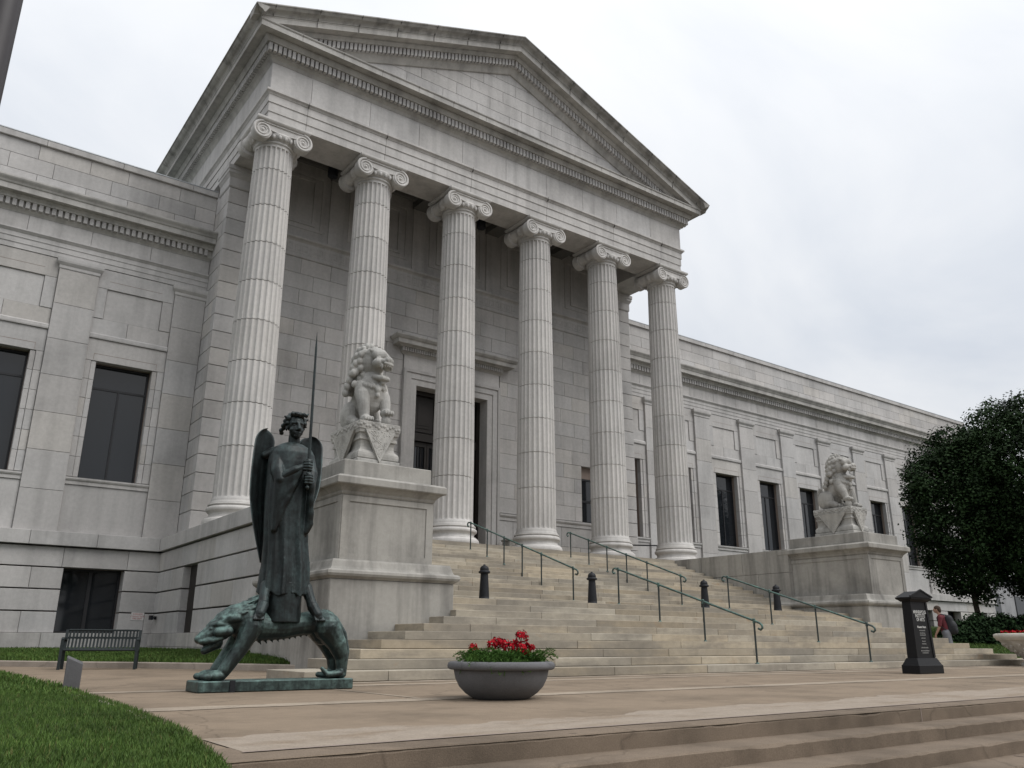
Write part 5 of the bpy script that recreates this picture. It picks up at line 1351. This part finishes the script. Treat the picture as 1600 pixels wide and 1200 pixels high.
MB().lathe([(1.05, .661), (1.13, .68), (1.15, .73), (1.19, .76), (1.19, .84), (1.13, .86), (1.02, .86), (1.0, .78)], n=48, cap=False).build('rim', URNM, UR)
MB().lathe([(1.02, .79), (.5, .80), (0, .80)], n=30, cap=False).build('soil', SOIL, UR)
uf = tag(empty('bedding_flowers', (26.15, 10.65, .80)), 'low bed of red flowers filling the carved stone urn', 'flowers')
mb = MB(); m2 = MB()
for q in range(1500):
    a = rr.uniform(0, 6.283); d = 1.0*math.sqrt(rr.random()); c = Vector((d*math.cos(a), d*math.sin(a), rr.uniform(.02, .13))); t = mb if c.z > .085 else m2
    u_ = Vector((rr.uniform(-1, 1), rr.uniform(-1, 1), rr.uniform(.2, 1))).normalized(); v_ = u_.cross(Vector((0, 0, 1))).normalized()*.035; w_ = u_.cross(v_)
    t.add([c-v_, c-w_, c+v_, c+w_], [(0,1,2,3)])
stuff(mb.build('blooms', RED, uf)); stuff(m2.build('leaves', GERL, uf))

# ================================================================== trees and hedge on the right
BARK = flat('bark', (.045, .038, .030), .9, .2, 0, .3, 14, .5)
def maple():
    M = Mat('maple leaf', .7, .12); c = M.mix((.013, .028, .010), (.024, .046, .015), M.rnd(), 'MIX')
    M.col(M.mix(c, M.ramp(M.noise(.9, 3, .6), [(.35, .5), (.65, 1.5)]), 1)); return M.m
LEAF = maple()
def leaf_quads(mb, c, n, rad, r, size):
    for q in range(n):
        d = Vector((r.gauss(0, 1), r.gauss(0, 1), r.gauss(0, 1)))
        d = d.normalized()*rad*(r.random()**.5); p = c+Vector((d.x, d.y, d.z*.7))
        u = Vector((r.gauss(0, 1), r.gauss(0, 1), r.gauss(0, .7))).normalized(); nn = (d.normalized()+Vector((0, 0, .9))+u*.8).normalized()
        u = (u-nn*u.dot(nn)).normalized(); v = nn.cross(u); s = size*r.uniform(.7, 1.3)
        mb.add([p-u*s*.6, p-v*s*.42+u*s*.05, p+u*s*.7, p+v*s*.42+u*s*.05], [(0,1,2,3)])
def tree(name, base, h0, crown, seed, nclump, label, lean=0):
    "crown = (cz, rx, rz)"
    r = random.Random(seed); t = empty(name, base); cz, rx, rz = crown
    mb = MB(); mb.tube([(0,0,-.2), (.05,.02,h0*.5), (-.03,.05,h0), (.1,0,cz), (.05,.1,cz+rz*.5)], [.17, .13, .12, .09, .03], 10)
    for k in range(22):
        a = k*2.399; zz = h0+(cz+rz*.4-h0)*(k/22); q = rx*r.uniform(.5, .85); mb.tube([(0, 0, zz), (math.cos(a)*q*.5, math.sin(a)*q*.5, zz+.5), (math.cos(a)*q, math.sin(a)*q, zz+r.uniform(.4, 1.4))], [.07, .045, .012], 6)
    mb.build('trunk', BARK, t)
    mb = MB()
    for k in range(nclump):
        while True:
            p = Vector((r.uniform(-1, 1), r.uniform(-1, 1), r.uniform(-1, 1)))
            if .30 < p.length < 1: break
        d = p.normalized()*(p.length**.45); sq = 1.0 if p.z > 0 else .92
        bump_ = 1+.16*noise.noise((d.x*2.2+seed, d.y*2.2, d.z*2.2))+.07*noise.noise((d.x*6, d.y*6+seed, d.z*6))
        c = Vector((d.x*rx*sq*bump_, d.y*rx*sq*bump_, cz+d.z*rz*bump_))
        leaf_quads(mb, c, 56, r.uniform(.40, .8), r, .112)
    mb.build('crown', LEAF, t)
    return tag(t, label, 'tree')
tree('maple_tree', (42.6, 20., .7), 2.0, (6.2, 2.55, 4.1), 21, 1000, 'dark leafy maple nearer the pedestal, its thin trunk showing above the hedge')
tree('maple_tree', (44.9, 17.2, .4), 2.4, (7.2, 4.0, 5.0), 33, 2000, 'tall dark maple at the right edge of the view')
HEDGE = leafmat('hedge leaf', (.008, .020, .007), (.020, .042, .014))
for k, (x, y, rx, rz_h, lab) in enumerate(((36.9, 18.3, .8, .85, 'dark low shrub at the left end of the hedge'), (38.4, 18.1, 1.0, 1.25, 'dark shrub second from the left end of the hedge'), (40.2, 17.9, 1.1, 1.3, 'dark shrub in the middle of the hedge, below the thin maple trunk'), (42.1, 17.7, 1.1, 1.3, 'dark shrub second from the right end of the hedge'), (44.1, 17.4, 1.2, 1.35, 'dark shrub at the right end of the hedge'))):
    r = random.Random(80+k); zb_ = rz_(x, y); t = empty('shrub', (x, y, zb_)); mb = MB()
    for q in range(190):
        d = Vector((r.gauss(0, 1), r.gauss(0, 1), abs(r.gauss(0, 1)))).normalized()*r.uniform(.55, 1); leaf_quads(mb, Vector((d.x*rx, d.y*rx*.8, d.z*rz_h)), 36, .30, r, .11)
    mb.build('foliage', HEDGE, t); MB().tube([(0, 0, -.1), (0, 0, rz_h*.7)], [.09, .03], 6).build('stem', BARK, t); tag(t, lab, 'shrub', 'hedge shrubs')

# ================================================================== smaller things
# lamp or flag pole close to the camera, at the top left corner
FP = tag(empty('pole', (-.092, 6.0, -.02)), 'dark painted pole cutting the top left corner', 'pole')
MB().lathe([(.20, 0), (.20, .06), (.13, .10), (.115, .2), (.104, 6.6)], n=24).build('shaft', POLE, FP)
MB().lathe([(.14, 6.601), (.15, 6.65), (.10, 6.75), (.03, 6.82)], n=24).build('finial', POLE, FP)
# notice and camera on the wall
NT = tag(empty('wall_notice', (6.44, WY-.122, 1.32)), 'small white notice with red lettering beside the basement window', 'notice')
MB().box(-.19, .19, -.012, 0, -.115, .115).build('plate', flat('notice white', (.62, .60, .58), .6), NT)
NRED = flat('notice red', (.35, .05, .05), .7)
for s, z, w in (('WARNING', .045, .2), ('CONNECTION', -.025, .28), ('FIRE DEPT', -.09, .25)):
    q = text(s, .062, z, NT, mat=NRED, y=-.0135); q.rotation_euler = (math.pi/2, 0, 0)
CT = tag(empty('security_camera', (6.885, 28.2, 1.27)), 'small black security camera on the podium wall corner', 'camera')
MB().box(-.05, .0, -.05, .05, -.05, .05).build('bracket', IRON, CT); MB().tube([(-.05, 0, 0), (-.16, -.04, .0)], .02, 8).build('arm', IRON, CT)
mb = MB(); mb.box(-.20, -.11, -.16, .06, -.06, .07); mb.build('housing', IRON, CT)
# spotlights under the portico ceiling
for x, lab in ((10.65, 'black cylindrical spotlight between the first and second columns'), (17.4, 'black cylindrical spotlight between the third and fourth columns')):
    s_ = empty('ceiling_spotlight', (x, 26.0, 17.5)); MB().lathe([(.17, -.25), (.19, -.24), (.19, .25), (.06, .28)], n=20).build('can', IRON, s_); MB().lathe([(.155, -.249), (.12, -.20), (0, -.19)], n=20, cap=False).build('lens', GLASS, s_); MB().tube([(0, 0, .28), (0, 0, 1.1)], .03, 8).build('stem', IRON, s_); tag(s_, lab, 'spotlight', 'portico spotlights')
# guard rail between the last columns, box by the door
GR = tag(empty('guard_rail', (26.6, 26.3, FZ)), 'black steel guard rail between the two rightmost columns', 'railing')
MB().tube([(-1.2, .25, .92), (.62, -.1, .98), (.66, -.12, .94)], .03, 8).build('top_bar', IRON, GR); MB().tube([(-1.2, .25, .22), (.66, -.12, .26)], .025, 8).build('lower_bar', IRON, GR)
for x, y in ((-1.15, .24), (.64, -.11)): MB().tube([(x, y, 0), (x, y, .95)], .028, 8).build('post', IRON, GR)
BX = tag(empty('stone_box', (19.95, 27.25, FZ+.002)), 'low grey-brown stone box by the wall right of the door', 'box')
MB().cbox(-.28, .28, -.25, .25, 0, .72, .02).build('body', PEDS, BX); MB().cbox(-.31, .31, -.28, .28, .722, .80, .015).build('lid', PEDS, BX)
# building beyond the right wing
FB = tag(empty('background_building', (95, 42, 0)), 'plain pale grey building behind the hedge at the far right', 'building')
FBM = stone('far grey wall', (.30, .30, .30), .1, .2, .2)
mb = MB(); mb.box(-14, 30, 0, 20, 0, 7.2); mb.build('wall', FBM, FB); mb = MB(); mb.box(-14.3, 30.3, -.3, 20, 7.21, 7.6); mb.build('coping', GRANT, FB)
for k in range(3):
    mb = MB(); mb.box(-9+k*6, -6.4+k*6, -.06, .1, 3.6, 5.6); w_ = mb.build('window', FRAME, FB); mb = MB(); mb.box(-8.9+k*6, -6.5+k*6, -.08, -.065, 3.7, 5.5); mb.build('pane', GLASS, w_)

# park trees across the street behind the viewer, mirrored in the windows
r = random.Random(77); mb = MB()
for k in range(26):
    bx_ = -95+k*9+r.uniform(-3, 3); by = -24-r.uniform(0, 26); hh = r.uniform(12, 16)
    mb.tube([(bx_, by, -1.1), (bx_, by, hh*.6)], [.35, .15], 6)
    for q in range(70):
        d = Vector((r.gauss(0, 1), r.gauss(0, 1), r.gauss(0, 1))).normalized()*r.uniform(.6, 1); leaf_quads(mb, Vector((bx_+d.x*5, by+d.y*5, hh*.60+d.z*hh*.42)), 12, 1.5, r, .75)
stuff(mb.build('park_wood', LEAF))
